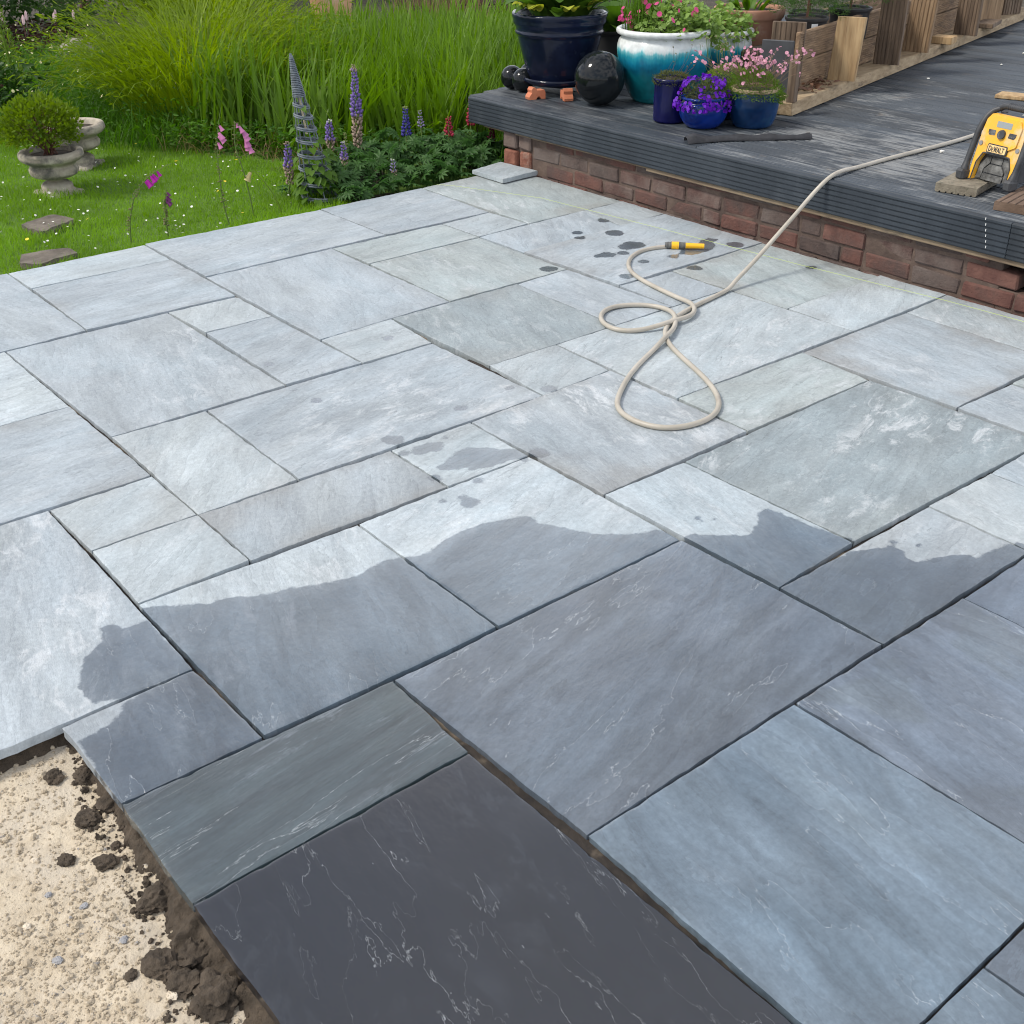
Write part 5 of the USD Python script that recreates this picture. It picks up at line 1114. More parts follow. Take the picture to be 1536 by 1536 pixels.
for k, a in enumerate([(2.459, 3.953, .534, .042, .0304, purple, cream, .46, 'tallest purple and white lupin spike, right of the wicker obelisk', cream),
    (2.340, 4.057, .247, .082, .0275, purple, cream, .35, 'short purple and white lupin just right of the wicker obelisk', white),
    (1.919, 3.785, .238, .020, .0257, purple, cream, .42, 'purple lupin fading to cream below, left of the wicker obelisk', cream),
    (2.220, 3.719, .205, .087, .0211, purple, cream, .2, 'small low purple lupin between the obelisk and the tallest lupin', white),
    (2.662, 3.774, .317, .165, .0254, blue, blue, 0, 'violet blue lupin with pale tip in the middle of the bed', budg),
    (2.848, 3.900, .257, .166, .0169, pale, pale, 0, 'small pale lilac lupin right of the violet blue one', budg),
    (2.929, 3.744, .230, .128, .0261, rose, rose, 0, 'stubby rose red lupin right of the lilac one', rose),
    (3.081, 3.737, .319, .167, .0244, rose, rose, 0, 'taller rose red lupin beside the deck corner', pale),
    (3.168, 3.660, .148, .040, .0266, wine, wine, 0, 'dark wine red lupin under the deck corner', wine),
    (3.268, 3.637, .123, .037, .0249, white, white, 0, 'white lupin under the deck corner beside the brick wall', white),
    (2.392, 3.514, .125, .034, .0175, pale, cream, .3, 'small pinkish white lupin low in front of the dark foliage', white),
    (2.269, 3.770, .238, .155, .0141, budg, budg, 0, 'thin green lupin bud spike beside the tallest lupin', budg)]):
    lupin(*a[:5], a[5], a[6], a[7], a[8], 200 + k, a[9])
# low palmate foliage
fp = Polygon([(1.98, 3.42), (2.75, 3.41), (2.95, 3.46), (3.30, 3.46), (3.42, 3.60), (3.05, 3.95), (2.55, 4.05), (2.15, 3.9), (1.95, 3.7)])
P = inside(fp, 470, r); n = len(P)
hgt = .72 * np.clip(.05 + .13 * np.minimum(1, (P[:, 1] - 3.38) / .25), 0, .2) * (.7 + .6 * r.random(n)) + .07 * np.exp(-((P[:, 0] - 2.7) / .35) ** 2) * r.random(n)
C = np.c_[P, -.065 + hgt]
th = np.arange(9) * 2 * np.pi / 9
N = dirs(n, r, .55, 1); X = np.cross(N, dirs(n, r)); X /= np.linalg.norm(X, axis=1, keepdims=True); Y = np.cross(N, X)
D = (np.cos(th)[None, :, None] * X[:, None] + np.sin(th)[None, :, None] * Y[:, None] - .2 * N[:, None]).reshape(-1, 3)
sz = np.repeat(r.uniform(.035, .062, n), 9)
V, F = scatter_mesh(*LEAF, np.repeat(C, 9, 0), D, np.repeat(N, 9, 0), sz, sz * .62)
mb = MB().add(V, F)
for c in C[::2]:
    mb.add(*tube([(c[0] * .97 + fp.centroid.x * .03, c[1] * .97 + fp.centroid.y * .03, -.07), c], .0018, 4))
tag(mb.build('lupin_foliage', lup_leaf, None, True), 'dense dark green fingered lupin leaves along the patio edge', 'foliage', kind='stuff')
P = inside(Polygon([(3.0, 3.46), (3.40, 3.46), (3.65, 3.75), (3.5, 4.0), (3.1, 3.95)]), 700, r); n = len(P)
V, F = blades(np.c_[P, np.full(n, -.065)], r.uniform(.06, .18, n), r.uniform(.004, .008, n), r.uniform(0, 6.3, n), r.uniform(.2, 1.2, n), seg=3, lean=r.uniform(0, .4, n))
tag(obj('corner_weeds', (V, F), mid_m, None, True), 'bright green weeds in the corner under the deck', 'weeds', kind='stuff')

# ------------------------------------------------------------------ foxgloves
bell_m = foliage('foxglove_magenta', [(.30, .012, .24), (.45, .03, .36), (.55, .10, .45)], trans=.3, scale=30)
bell_p = foliage('foxglove_pink', [(.50, .16, .36), (.62, .28, .47), (.66, .40, .52)], trans=.3, scale=30)
bell_d = foliage('foxglove_dark', [(.10, .02, .09), (.20, .04, .17)], trans=.2, scale=30)
bell_c = foliage('foxglove_cream', [(.50, .42, .18), (.62, .56, .32)], trans=.3, scale=30)
seed_m = foliage('foxglove_seed', [(.12, .12, .05), (.22, .22, .09), (.20, .15, .08)], trans=.15, scale=30)
BV, BF = lathe([(.001, 0), (.18, .05), (.22, .3), (.28, .65), (.40, 1.0)], 9)
BV = BV[:, [2, 0, 1]]
def foxglove(label, pts, bells, mat, side, seed, pods=True, r0=.0042):
    rg = np.random.default_rng(seed); pts = np.array(pts, float); base = pts[0].copy()
    o = thing('foxglove', label, 'foxglove', base)
    k = np.linspace(0, 1, len(pts)); t = np.linspace(0, 1, 40)
    from scipy.interpolate import PchipInterpolator
    P = np.stack([PchipInterpolator(k, (pts - base)[:, i])(t) for i in range(3)], 1)
    MB().add(*tube(P, np.linspace(r0, .0012, 40), 6)).build('stem', stem_m if pods else sp_m, o, True)
    T = np.gradient(P, axis=0); T /= np.linalg.norm(T, axis=1, keepdims=True)
    if pods:
        m = 64; tt = rg.uniform(.18, .97, m); i = (tt * 39).astype(int); a = rg.uniform(0, 6.3, m)
        D = np.stack([np.cos(a), np.sin(a), .5 + 0 * a], 1); s = .017 * (1.1 - .75 * tt)
        V, F = scatter_mesh(*FLOR, P[i] + D * .002, D, rg.normal(0, 1, (m, 3)), s, s * .8)
        tag(obj('seed_pods', (V, F), seed_m, o, True), kind='stuff')
    side = np.array(side, float)
    for b0, sc in bells:
        i = int(b0 * 39)
        D = side + rg.normal(0, .18, 3) + [0, 0, -1.1]
        V, F = scatter_mesh(BV, BF, P[i:i + 1] + side * .006, D[None], np.array([[1.0, .3, .2]]), sc)
        obj('bell', (V, F), mat, o, True)
Rv = np.array([.775, -.631, 0])                                    # towards the right of the bed as one looks from the patio
b1 = np.array([.938, 3.561, -.06])
foxglove('tall leaning foxglove with bright magenta bells at its bent tip, leftmost of the row', [b1, b1 + [.0, 0, .10] + Rv * .01, b1 + [0, 0, .22] + Rv * .05, b1 + [0, 0, .315] + Rv * .13, b1 + [0, 0, .375] + Rv * .245],
    [(.70, .034), (.74, .036), (.78, .034), (.82, .031), (.86, .026)], bell_m, Rv * .75, 1)
b2 = np.array([1.13, 3.578, -.06])
foxglove('short foxglove stem with a few dark purple bells beside the leaning one', [b2, b2 + [0, 0, .12] + Rv * .004, b2 + [0, 0, .235] + Rv * .028], [(.78, .032), (.84, .028), (.72, .030), (.9, .022)], bell_d, Rv * .8, 2)
b3 = np.array([1.429, 3.525, -.06])
foxglove('tallest foxglove stem with seed pods below and lilac bells at its top', [b3, b3 + [0, 0, .18] - Rv * .02, b3 + [0, 0, .36] - Rv * .015, b3 + [0, 0, .565] + Rv * .03], [(.80, .040), (.84, .036), (.76, .030), (.88, .028)], bell_p, Rv * .8, 3)
b4 = np.array([1.60, 3.60, -.06])
foxglove('foxglove with drooping clear pink bells right of the tallest stem', [b4, b4 + [0, 0, .2] - Rv * .02, b4 + [0, 0, .36] - Rv * .05, b4 + [0, 0, .46] - Rv * .035, b4 + [0, 0, .415] - Rv * .006, b4 + [0, 0, .345] + Rv * .016],
    [(.64, .022), (.70, .034), (.76, .042), (.82, .045), (.88, .046), (.94, .044), (.99, .040)], bell_p, Rv * .35, 4)
b5 = np.array([1.719, 3.522, -.06])
foxglove('bent yellow stalk with a withered cream flower head beside the obelisk', [b5, b5 + [0, 0, .10] - Rv * .03, b5 + [0, 0, .19] - Rv * .085, b5 + [0, 0, .225] - Rv * .12, b5 + [0, 0, .215] - Rv * .135], [(.93, .045), (.97, .035), (.9, .03)], bell_c, -Rv * .6, 5, pods=False)

# ------------------------------------------------------------------ wicker obelisk with climber
wick = plain('grey_wicker', (.075, .092, .110), (.15, .175, .195), rough=.6, scale=50, c3=(.09, .10, .11), s3=20)
ob = np.array([2.012, 3.64, -.065]); topz = .735; tilt = np.array([-.775, .631, 0]) * .085
o = thing('wicker_obelisk', 'grey woven cone shaped plant obelisk at the patio edge', 'obelisk', ob)
def axis(z): return np.array([0, 0, z]) + tilt * (z / topz)
def rad(z): return .090 * (1 - z / topz) ** 1.0 + .003
for k in range(6):
    a = k * math.pi / 3 + .3
    zz = np.linspace(0, topz, 16)
    MB().add(*tube([axis(z) + rad(z) * np.array([math.cos(a), math.sin(a), 0]) for z in zz], .0034, 5)).build('stake', wick, o, True)
for z in [.035, .105, .175, .245, .315, .378, .436, .488]:
    a = np.linspace(0, 2 * np.pi * 2.1, 110); zc = z + np.linspace(-.009, .010, 110) + .010 * np.cos(a - 2.5)
    MB().add(*tube([axis(q) + (rad(q) + .0045) * np.array([math.cos(b), math.sin(b), 0]) for q, b in zip(zc, a)], .0049, 6)).build('ring', wick, o, True)
a = np.linspace(0, 2 * np.pi * 24, 700); zc = np.linspace(.530, .722, 700)
MB().add(*tube([axis(q) + (rad(q) + .003) * np.array([math.cos(b), math.sin(b), 0]) for q, b in zip(zc, a)], .0036, 5)).build('woven_tip', wick, o, True)
MB().add(*tube([axis(.35), axis(.47), axis(.55)], .006, 6)).build('cane', plain('pale_cane', (.50, .42, .30), rough=.6), o, True)
clim = foliage('climber_leaf', [(.08, .16, .015), (.15, .25, .03), (.25, .34, .06), (.36, .42, .13)], trans=.4, scale=9, mixf=.8)
o = thing('climbing_plant', 'climbing plant with heart shaped leaves twining up the wicker obelisk', 'climbing plant', ob)
rg = np.random.default_rng(8)
HEART = (np.array([[0, 0, 0], [-.14, .3, .03], [.12, .46, .03], [.5, .36, .0], [1, 0, -.14], [.5, -.36, .0], [.12, -.46, .03], [-.14, -.3, .03], [.4, 0, -.05]]), np.array([[8, 0, 1], [8, 1, 2], [8, 2, 3], [8, 3, 4], [8, 4, 5], [8, 5, 6], [8, 6, 7], [8, 7, 0]])[:, ::-1])
zz = np.r_[rg.uniform(-.0, .33, 92), rg.uniform(.3, .50, 7)]; aa = rg.uniform(0, 6.3, len(zz))
for z, a in zip(zz, aa):
    rr_ = rad(z) + rg.uniform(.002, .034); d = np.array([math.cos(a), math.sin(a), rg.uniform(-1.1, -.1)])
    P = axis(z) + rr_ * np.array([math.cos(a), math.sin(a), 0])
    V, F = scatter_mesh(*HEART, P[None], d[None], np.array([[math.cos(a), math.sin(a), .8]]) + rg.normal(0, .3, (1, 3)), rg.uniform(.034, .052))
    obj('leaf', (V, F), clim, o, True)
a = np.linspace(0, 12, 90); z = np.linspace(0, .5, 90)
MB().add(*tube([axis(q) + (rad(q) + .008) * np.array([math.cos(b), math.sin(b), 0]) for q, b in zip(z, a)], .0016, 4)).build('vine', stem_m, o, True)

# ------------------------------------------------------------------ plants in the pots
hosta = foliage('hosta_leaf', [(.05, .115, .015), (.10, .18, .02), (.17, .25, .035)], trans=.35, scale=8)
hosta_y = foliage('yellowing_leaf', [(.36, .40, .05), (.50, .50, .06), (.60, .52, .07)], trans=.35, scale=30)
def broad_leaf(L_, W_, droop, nseg=8):
    t = np.linspace(0, 1, nseg + 1); w = W_ * np.sin(np.pi * np.clip(t * .93 + .05, 0, 1)) ** .8
    x = np.sin(np.linspace(.3, .3 + droop, nseg + 1)).cumsum() * L_ / nseg; z = np.cos(np.linspace(.3, .3 + droop, nseg + 1)).cumsum() * L_ / nseg
    C = np.stack([x - x[0], 0 * x, z - z[0]], 1)
    S_ = np.stack([0 * x, w, .25 * w], 1)
    V = np.stack([C + S_, C, C - S_ * [1, 1, -1]], 1).reshape(-1, 3)
    i = np.arange(nseg)[:, None] * 3 + np.arange(2)[None]
    return V, np.stack([i, i + 3, i + 4, i + 1], -1).reshape(-1, 4)
def leafy_pot(name, label, cat, base, n, rng_, mat, L_=(.14, .24), W_=(.035, .06), rad_=.15, droop=(.6, 1.9), yellow=0, ymat=None):
    rg = np.random.default_rng(rng_); o = thing(name, label, cat, base)
    for k in range(n + yellow):
        yv = k >= n
        a = rg.uniform(0, 6.3) if not yv else math.atan2(-.63, -.775) + rg.uniform(-1.2, 1.2)
        V, F = broad_leaf(rg.uniform(*L_) * (.38 if yv else 1), rg.uniform(*W_) * (.85 if yv else 1), rg.uniform(*droop) if not yv else rg.uniform(1.2, 1.9))
        R = rot(math.degrees(a)); off = R @ [rad_ * rg.uniform(.1, .8) if not yv else rad_ * 1.0, 0, 0]
        obj('leaf', (V @ R.T + off + [0, 0, (0 if not yv else .055)], F), ymat if yv else mat, o, True)
    return o
leafy_pot('hosta', 'green hosta with a few yellowed drooping leaves in the navy pot', 'hosta', (NAVY[0], NAVY[1], NAVY[2] + .335), 46, 4, hosta, L_=(.16, .30), rad_=.20, yellow=9, ymat=hosta_y)
leafy_pot('leafy_plant', 'dark broad leaved plant in the black plastic pot', 'plant', (BLK[0], BLK[1], BLK[2] + .24), 60, 5, hosta, L_=(.12, .30), W_=(.04, .07), rad_=.14)
vari = foliage('variegated_leaf', [(.20, .31, .07), (.46, .54, .24), (.70, .73, .50), (.80, .80, .66)], trans=.3, scale=30, mixf=.9)
grn = foliage('fresh_leaf', [(.06, .14, .012), (.11, .20, .02), (.19, .28, .03)], trans=.35, scale=12)
o = thing('flowering_plant', 'mixed variegated plants with pink flowers trailing over the big turquoise pot', 'flowers', (TEAL[0], TEAL[1], TEAL[2] + .343))
rg = np.random.default_rng(15)
n = 1500; D = dirs(n, rg, -.05, 1); P = D * [.235, .235, .16] * rg.uniform(.55, 1.05, (n, 1)) + Rv * .06
obj('leaves', scatter_mesh(*HEART, P, dirs(n, rg, -.5, .4) + D * .5, dirs(n, rg, .2, 1), rg.uniform(.016, .034, n)), vari, o, True)
n = 110; t = rg.random(n); P = Rv * (.18 + .09 * t)[:, None] + np.stack([-.1 * rg.random(n) + .02, -.12 * rg.random(n), .06 - .13 * t], 1)
obj('trailing_leaves', scatter_mesh(*HEART, P, dirs(n, rg, -1, 0), dirs(n, rg, .1, 1), rg.uniform(.018, .032, n)), vari, o, True)
n = 130; a = rg.uniform(0, 6.3, n); B = np.stack([rg.normal(0, .05, n), rg.normal(0, .05, n), 0 * a], 1) - Rv * .12
obj('grass_blades', blades(B, rg.uniform(.15, .30, n), rg.uniform(.004, .007, n), a, rg.uniform(.1, .8, n), seg=4), grn, o, True)
pinkf = foliage('pink_flower', [(.55, .08, .22), (.68, .25, .36), (.72, .45, .45)], trans=.3, scale=60, mixf=.9)
n = 76; P = np.r_[rg.normal(0, .12, (40, 3)) * [1, 1, .35] + [-.04, -.04, .13], -Rv * .20 + rg.normal(0, .028, (18, 3)) + [0, 0, .07], rg.normal(0, .09, (12, 3)) * [1, 1, .3] + [0, 0, .16], -Rv * .17 + rg.normal(0, .02, (6, 3)) + [0, 0, .02]]
obj('blossoms', scatter_mesh(*petal8, P, dirs(n, rg), dirs(n, rg, -.2, 1) + [-.6, -.6, 0], rg.uniform(.008, .017, n)), pinkf, o, False)
o = thing('flowering_plant', 'variegated trailing plant in the second turquoise pot', 'flowers', (TEAL2[0], TEAL2[1], TEAL2[2] + .29))
n = 800; D = dirs(n, rg, -.2, 1); P = D * [.22, .22, .15] * rg.uniform(.5, 1.05, (n, 1))
obj('leaves', scatter_mesh(*HEART, P, dirs(n, rg, -.6, .3) + D * .5, dirs(n, rg, .2, 1), rg.uniform(.02, .036, n)), vari, o, True)
leafy_pot('leafy_plant', 'narrow leaved plant in the terracotta pot', 'plant', (TERRA[0], TERRA[1], TERRA[2] + .37), 26, 9, grn, L_=(.08, .18), W_=(.01, .02), rad_=.12)
# bowl of purple aubrieta
pur = foliage('aubrieta_purple', [(.13, .016, .42), (.24, .05, .60), (.40, .16, .72)], trans=.3, scale=60, mixf=.9)
greyg = foliage('aubrieta_leaf', [(.07, .09, .035), (.13, .15, .07), (.24, .22, .13)], trans=.25, scale=40, mixf=.9)
o = thing('aubrieta', 'mound of violet purple aubrieta spilling from the blue bowl', 'flowers', (BOWL[0], BOWL[1], BOWL[2] + .135))
n = 1500; D = dirs(n, rg, -.12, 1); D[:, :2] *= 1.0; P = D * [.135, .135, .085] * rg.uniform(.5, 1.05, (n, 1)); P[:, 2] -= .03 * (np.linalg.norm(P[:, :2], axis=1) > .105)
obj('leaves', scatter_mesh(*LEAF, P, dirs(n, rg, -.5, .8) + D, dirs(n, rg, .0, 1), rg.uniform(.010, .020, n), rg.uniform(.006, .010, n)), greyg, o, True)
petal4 = (np.array([[0, 0, 0]] + [[math.cos(a) * q, math.sin(a) * q, .1] for a, q in zip(np.arange(8) * math.pi / 4 + .39, [1, .95] * 4)] ), petal8[1])
n = 560; D = dirs(n, rg, -.15, 1); w_ = meshkit.noise(D * 2.3 + 5, 2); D = D[w_ > .36]; n = len(D)
P = D * [.142, .142, .098] * rg.uniform(.92, 1.1, (n, 1)); P[:, 2] -= .03 * (np.linalg.norm(P[:, :2], axis=1) > .11)
obj('blossoms', scatter_mesh(*petal4, P, dirs(n, rg), D + rg.normal(0, .35, (n, 3)), rg.uniform(.006, .0115, n)), pur, o, False)
# saxifrage
moss = foliage('saxifrage_moss', [(.08, .16, .012), (.16, .27, .02), (.27, .37, .04)], trans=.25, scale=30, mixf=.6)
lime = foliage('lime_moss', [(.18, .26, .03), (.29, .37, .06), (.40, .46, .12)], trans=.25, scale=30, mixf=.6)
dullm = foliage('dull_moss', [(.07, .08, .02), (.13, .14, .035), (.20, .19, .06)], trans=.2, scale=30, mixf=.6)
saxp = foliage('saxifrage_pink', [(.60, .30, .38), (.72, .56, .60), (.76, .70, .70)], trans=.3, scale=60, mixf=.9)
def cushion(name, label, cat, base, rx, rz, n, size, mat, seed, hang=0.0):
    rg = np.random.default_rng(seed); o = thing(name, label, cat, base)
    D = dirs(n, rg, -.25, 1); lump = .85 + .5 * meshkit.fbm(D * 3.2 + seed, 3, seed)
    P = D * [rx, rx, rz] * (lump * rg.uniform(.8, 1.03, n))[:, None]
    P[:, 2] -= hang * np.clip((P @ np.array([Rv[0], Rv[1], 0])) / rx, 0, 1) ** 2
    obj('cushion', scatter_mesh(*LEAF, P, D + rg.normal(0, .5, (n, 3)), rg.normal(0, 1, (n, 3)), rg.uniform(.7, 1.2, n) * size, size * .5), mat, o, True)
    return o
o = cushion('saxifrage', 'mossy green saxifrage with many thin stems of pink flowers in the deep blue pot', 'flowers', (SAX[0], SAX[1], SAX[2] + .165), .130, .085, 4200, .013, moss, 21, .035)
mbs, fl = MB(), []
for k in range(90):
    q = rg.normal(0, .055, 2); base = np.array([q[0], q[1], .03]) 
    tip = base + np.array([q[0] * .9, q[1] * .9, rg.uniform(.06, .15)]) + Rv * rg.normal(-.02, .07) + rg.normal(0, .012, 3)
    mbs.add(*tube([base, (base + tip) / 2 + rg.normal(0, .004, 3) + [0, 0, .01], tip], .0011, 4)); fl.append(tip)
    for j in range(rg.integers(1, 3)):
        fl.append(tip + rg.normal(0, .010, 3))
mbs.build('stems', plain('saxifrage_stem', (.14, .07, .05), (.16, .13, .06), scale=30), o, True)
fl = np.array(fl); n = len(fl)
obj('blossoms', scatter_mesh(*petal8, fl, dirs(n, rg), dirs(n, rg, -.3, 1) + [-.5, -.5, .2], rg.uniform(.0055, .0098, n)), saxp, o, False)
o = cushion('saxifrage', 'lime green cushion plant with white budded stems behind the purple flowers', 'plant', (CUSH[0], CUSH[1], CUSH[2] + .165), .105, .075, 1800, .014, lime, 22)
mbs, fl = MB(), []
for k in range(26):
    q = rg.normal(0, .05, 2); tip = np.array([q[0] * 1.3, q[1] * 1.3, rg.uniform(.13, .23)]) - Rv * .03
    mbs.add(*tube([(q[0], q[1], .03), tip * [.9, .9, .6], tip], .0010, 4)); fl += [tip, tip + rg.normal(0, .008, 3)]
mbs.build('stems', stem_m, o, True); fl = np.array(fl); n = len(fl)
obj('buds', scatter_mesh(*FLOR, fl, dirs(n, rg, .2, 1), dirs(n, rg), rg.uniform(.007, .011, n)), cream, o, True)
o = cushion('moss_plant', 'dull yellow moss with a few dry seed stems in the tall indigo pot', 'plant', (CYL[0], CYL[1], CYL[2] + .19), .083, .040, 1300, .012, dullm, 23)
mbs, fl = MB(), []
for k in range(9):
    q = rg.normal(0, .04, 2); tip = np.array([q[0] * 1.6, q[1] * 1.6, rg.uniform(.05, .16)]) + Rv * rg.uniform(0, .08)
    mbs.add(*tube([(q[0], q[1], .02), tip * [.8, .8, .6], tip], .0006, 4)); fl += [tip]
mbs.build('stems', stem_red, o, True); fl = np.array(fl)
obj('seed_heads', scatter_mesh(*FLOR, fl, dirs(len(fl), rg, .2, 1), dirs(len(fl), rg), .011), seed_m, o, True)
# conifers in black pots inside the planter
con = foliage('conifer', [(.050, .115, .022), (.100, .190, .035), (.17, .27, .055)], trans=.3, scale=20, mixf=.6)
tagm = plain('white_plant_tag', (.62, .62, .60), rough=.5)
for k, (x, y, rr_, lab) in enumerate([(4.55, 2.60, .115, 'first black pot with a white tag holding a feathery conifer in the planter'), (5.065, 2.697, .12, 'second black pot with a feathery conifer in the planter'), (4.75, 2.745, .11, 'third black pot, further back in the planter behind the first two')]):
    p = pot('plant_pot', lab, (x, y, DZ + .20), [(rr_ * .8, 0), (rr_ * .85, .01), (rr_ * .97, .16), (rr_ * 1.02, .165), (rr_ * 1.03, .18), (rr_ * .96, .18), (rr_ * .93, .15)], blackpl, rr_ * .94, .165, 40)
    if k == 0:
        dv = (CAM[:2] - [x, y]); dv /= np.linalg.norm(dv); a = math.degrees(math.atan2(dv[1], dv[0])) + 24
        t = cbox((rr_ * .955, -.018, .115), (rr_ * .985, .018, .155), .001); obj('plant_tag', (t.vertices @ rot(a).T, t.faces), tagm, p)
    rg = np.random.default_rng(40 + k); o = thing('conifer', ['feathery young conifer in the first black pot of the planter', 'feathery young conifer in the second black pot of the planter', 'feathery young conifer in the back pot of the planter'][k], 'conifer', (x, y, DZ + .37))
    n = 1500; t = rg.random(n) ** .9; a = rg.uniform(0, 6.3, n); q = .20 * (1 - t * .5) * np.sqrt(rg.random(n))
    P = np.stack([q * np.cos(a), q * np.sin(a), .02 + t * .42], 1); D = np.stack([np.cos(a), np.sin(a), .3 + 0 * a], 1) + rg.normal(0, .4, (n, 3))
    qd = np.repeat(np.arange(n), 5); DD = D[qd] / np.linalg.norm(D[qd], axis=1, keepdims=True)
    V, F = scatter_mesh(*LEAF, P[qd] + DD * rg.uniform(0, .045, (len(qd), 1)), DD + rg.normal(0, .6, DD.shape), rg.normal(0, 1, DD.shape), rg.uniform(.012, .026, len(qd)), .0035)
    obj('needles', (V, F), con, o, True)
    MB().add(*tube([(0, 0, 0), (.01, 0, .2), (0, .01, .42)], [.008, .006, .002], 6)).build('trunk', stem_red, o, True)

# ------------------------------------------------------------------ sand: gravel, stones, mortar clods
r = np.random.default_rng(61)
ST = trimesh.creation.icosphere(1, 1.0)
sp = Polygon([(-1.05, .36), (-.60, .36), (-.45, .1), (-.55, -.6), (-1.1, -.6)])
P = inside(sp, 7000, r, lambda p: .25 + .75 * (nz(p[:, 0], p[:, 1], 5, 2, 3) > -.02) * np.clip(.6 - p[:, 1] * 1.1, .15, 1)); n = len(P)
s_ = np.exp(r.normal(math.log(.0017), .50, n)).clip(.0008, .009)
SH = [ST.vertices * r.uniform(.6, 1.25, (len(ST.vertices), 1)) for _ in range(10)]
grav_m = plain('gravel_pale', (.42, .345, .245), (.60, .51, .375), rough=.9, scale=90, islands=.25, c3=(.36, .34, .32), s3=55, t3=(.60, .64))
mb = MB()
for k in range(10):
    sel = np.arange(n) % 10 == k; m = sel.sum()
    V, F = scatter_mesh(SH[k], ST.faces, np.c_[P[sel], SAND(P[sel, 0], P[sel, 1]) + s_[sel] * .25], dirs(m, r), dirs(m, r), s_[sel] * r.uniform(.8, 1.4, m), s_[sel])
    V[:, 2] = V[:, 2]
    mb.add(V, F)
tag(mb.build('gravel', grav_m, None, False), 'loose small pale gravel over the sand', 'gravel', kind='stuff')
clod_m = plain('mortar_clod', (.040, .030, .020), (.095, .072, .050), rough=.95, scale=30, bump=.009, bscale=110, c3=(.30, .25, .18), s3=24, t3=(.66, .76))
def clod(x, y, s, label, seed, mat=clod_m, name='mortar_clod', cat='mortar lump', sq=(1, .85, .55), group=None):
    t = trimesh.creation.icosphere(3, 1.0); v = t.vertices
    f = .40 + .75 * meshkit.fbm(v * 1.5 + seed * 3.1, 4, seed) + .60 * (meshkit.fbm(v * 4.2 + seed, 4, seed) - .5)
    v = v * f[:, None] * s * sq
    tag(obj(name, (v @ rot(seed * 47).T + [x, y, float(SAND(np.array(x), np.array(y))) + s * sq[2] * .35], t.faces), mat, None, 40), label, cat, group)
for k, (x, y, s, lb) in enumerate([(-.661, .226, .026, 'dark wet mortar lump on the sand near the left slab corner'), (-.612, .188, .032, 'dark mortar lump touching the small wet corner slab'),
        (-.655, .066, .030, 'rough dark mortar lump, nearest left of the green slab corner'), (-.592, .082, .042, 'wide crumbly mortar lump pressed against the corner of the small wet slab'),
        (-.640, -.030, .013, 'tiny round mortar crumb near the green slab'), (-.725, -.007, .021, 'lone dark mortar lump out on the sand, leftmost one'), (-.669, -.062, .026, 'mortar lump crusted with pale grit, centre of the sand'),
        (-.632, -.200, .044, 'large flat dark mortar lump beside the charcoal slab corner'), (-.736, -.325, .014, 'small dark lump near the bottom edge of the sand'),
        (-.690, -.338, .040, 'greyish mortar lump at the bottom left of the charcoal slab'), (-.675, -.395, .036, 'dark lump low at the bottom of the sand'), (-.640, -.352, .042, 'smeared mortar heap against the charcoal slab'), (-.648, -.455, .055, 'biggest mortar heap at the bottom edge of the picture')]):
    clod(x, y, s, lb, k + 1)
stone_g = plain('stone_grey', (.20, .20, .21), (.34, .34, .34), rough=.85, scale=40); stone_c = plain('stone_cream', (.44, .37, .28), (.60, .53, .42), rough=.9, scale=40)
for k, (x, y, s, m, lb) in enumerate([(-.835, -.117, .011, stone_c, 'cream angular stone at the left edge of the sand'), (-.818, -.214, .012, stone_g, 'blue grey flat stone at the lower left of the sand'), (-.74, -.13, .010, stone_g, 'grey pebble in the middle of the sand'),
        (-.715, -.245, .011, stone_g, 'grey pebble beside the large flat mortar lump'), (-.70, -.405, .014, stone_c, 'cream stone among the mortar lumps at the bottom'), (-.77, .03, .008, stone_c, 'small cream stone in the upper sand'), (-.78, -.07, .008, stone_g, 'small grey stone left of the gritty mortar lump')]):
    clod(x, y, s, lb, 40 + k, m, 'stone', 'stone', (1, .8, .6))
CR = Polygon([(-.60, .28), (-.57, .28), (-.57, -.6), (-.76, -.6), (-.70, -.30), (-.66, -.1), (-.66, .15)])
P = inside(CR, 620, r); n = len(P); s_ = np.exp(r.normal(math.log(.0026), .5, n)).clip(.001, .009)
mb = MB()
for k in range(10):
    sel = np.arange(n) % 10 == k; m = sel.sum()
    mb.add(*scatter_mesh(SH[k], ST.faces, np.c_[P[sel], SAND(P[sel, 0], P[sel, 1]) + s_[sel] * .3], dirs(m, r), dirs(m, r), s_[sel] * r.uniform(.8, 1.4, m), s_[sel]))
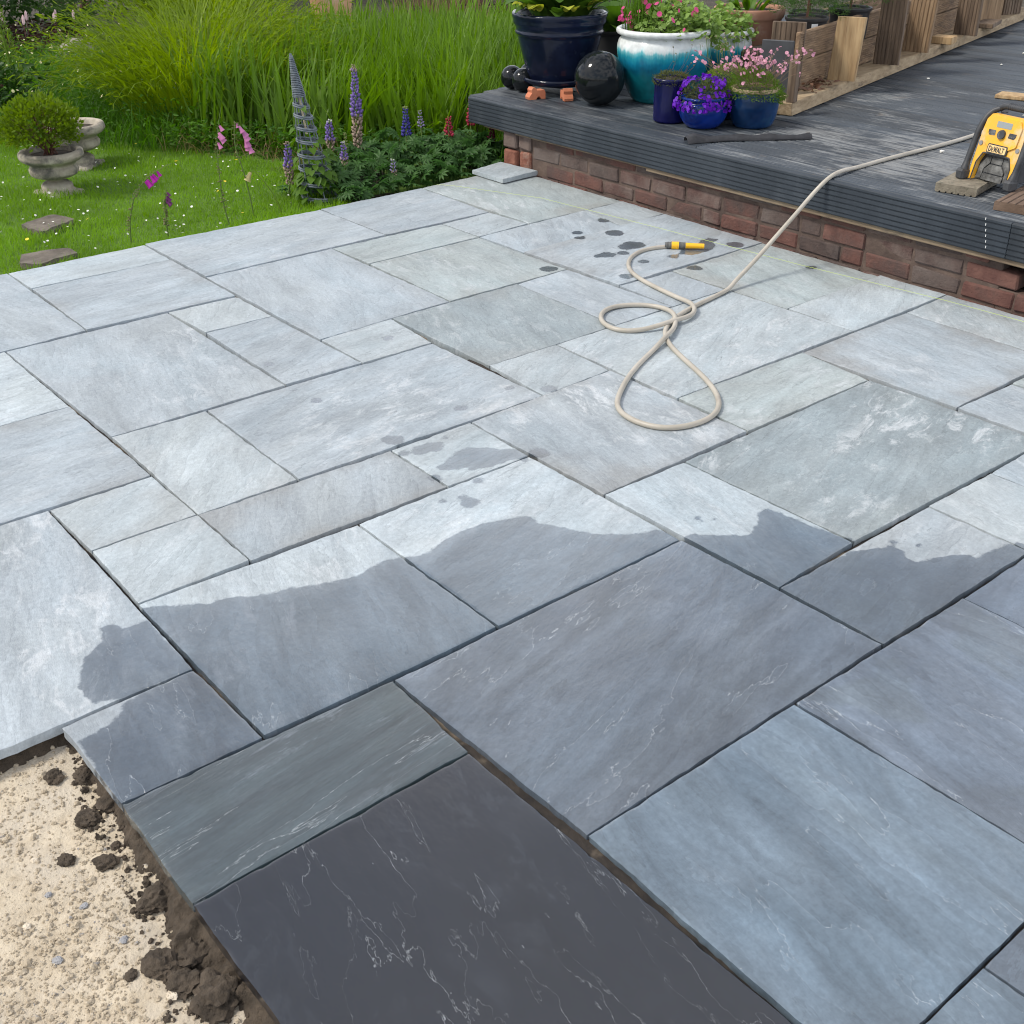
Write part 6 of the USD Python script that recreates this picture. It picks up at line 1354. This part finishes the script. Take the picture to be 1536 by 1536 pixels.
tag(mb.build('mortar_crumbs', clod_m, None, False), 'dark mortar crumbs scattered on the sand along the slab edge', 'crumbs', kind='stuff')
# mortar squeezed out under the slab edges
t = np.linspace(0, 1, 260)
path = np.array([(-.575, .30), (-.592, .18), (-.600, .05), (-.605, -.05), (-.612, -.20), (-.606, -.32), (-.600, -.55), (-.60, -.9)])
px = np.interp(t, np.linspace(0, 1, 8), path[:, 0]); py = np.interp(t, np.linspace(0, 1, 8), path[:, 1])
W = 18; q = np.linspace(0, 1, W)
reach = .028 + .075 * np.clip(meshkit.fbm(np.stack([py * 9, 0 * py, 0 * py], 1), 3, 4) - .36, 0, 1) + .035 * np.exp(-((py + .42) / .14) ** 2)
X = px[:, None] + .03 - q[None] * (reach + .03)[:, None]; Y = np.repeat(py[:, None], W, 1)
pt = np.stack([X, Y, 0 * X], -1)
Z = -.026 - .05 * q[None] ** 1.4 + (meshkit.fbm(pt * 42, 5, 8) - .5) * .044 * np.sin(np.pi * np.clip(q * .9 + .08, 0, 1))[None] + (meshkit.fbm(pt * 120, 3, 9) - .5) * .010
V = np.stack([X, Y, Z], -1).reshape(-1, 3); i = np.arange(259)[:, None] * W + np.arange(W - 1)[None]
obj('squeezed_mortar', (V, np.stack([i, i + 1, i + W + 1, i + W], -1).reshape(-1, 4)[:, ::-1]), clod_m, patio, True)
V = np.stack([np.linspace(-1.3, -.60, 90)] * 8, 1); 
qq = np.linspace(0, 1, 8)
Yb = .318 - qq[None] * (.014 + .02 * (meshkit.fbm(np.stack([V[:, 0] * 12, 0 * V[:, 0], 0 * V[:, 0]], 1), 3, 2))[:, None])
Zb = -.030 - .045 * qq[None] ** .8 + (meshkit.fbm(np.stack([V * 40, np.repeat(qq[None] * 3, 90, 0), 0 * V], -1), 3, 6) - .5) * .014
i = np.arange(89)[:, None] * 8 + np.arange(7)[None]
obj('squeezed_mortar', (np.stack([V, Yb, Zb], -1).reshape(-1, 3), np.stack([i, i + 1, i + 9, i + 8], -1).reshape(-1, 4)), clod_m, patio, True)
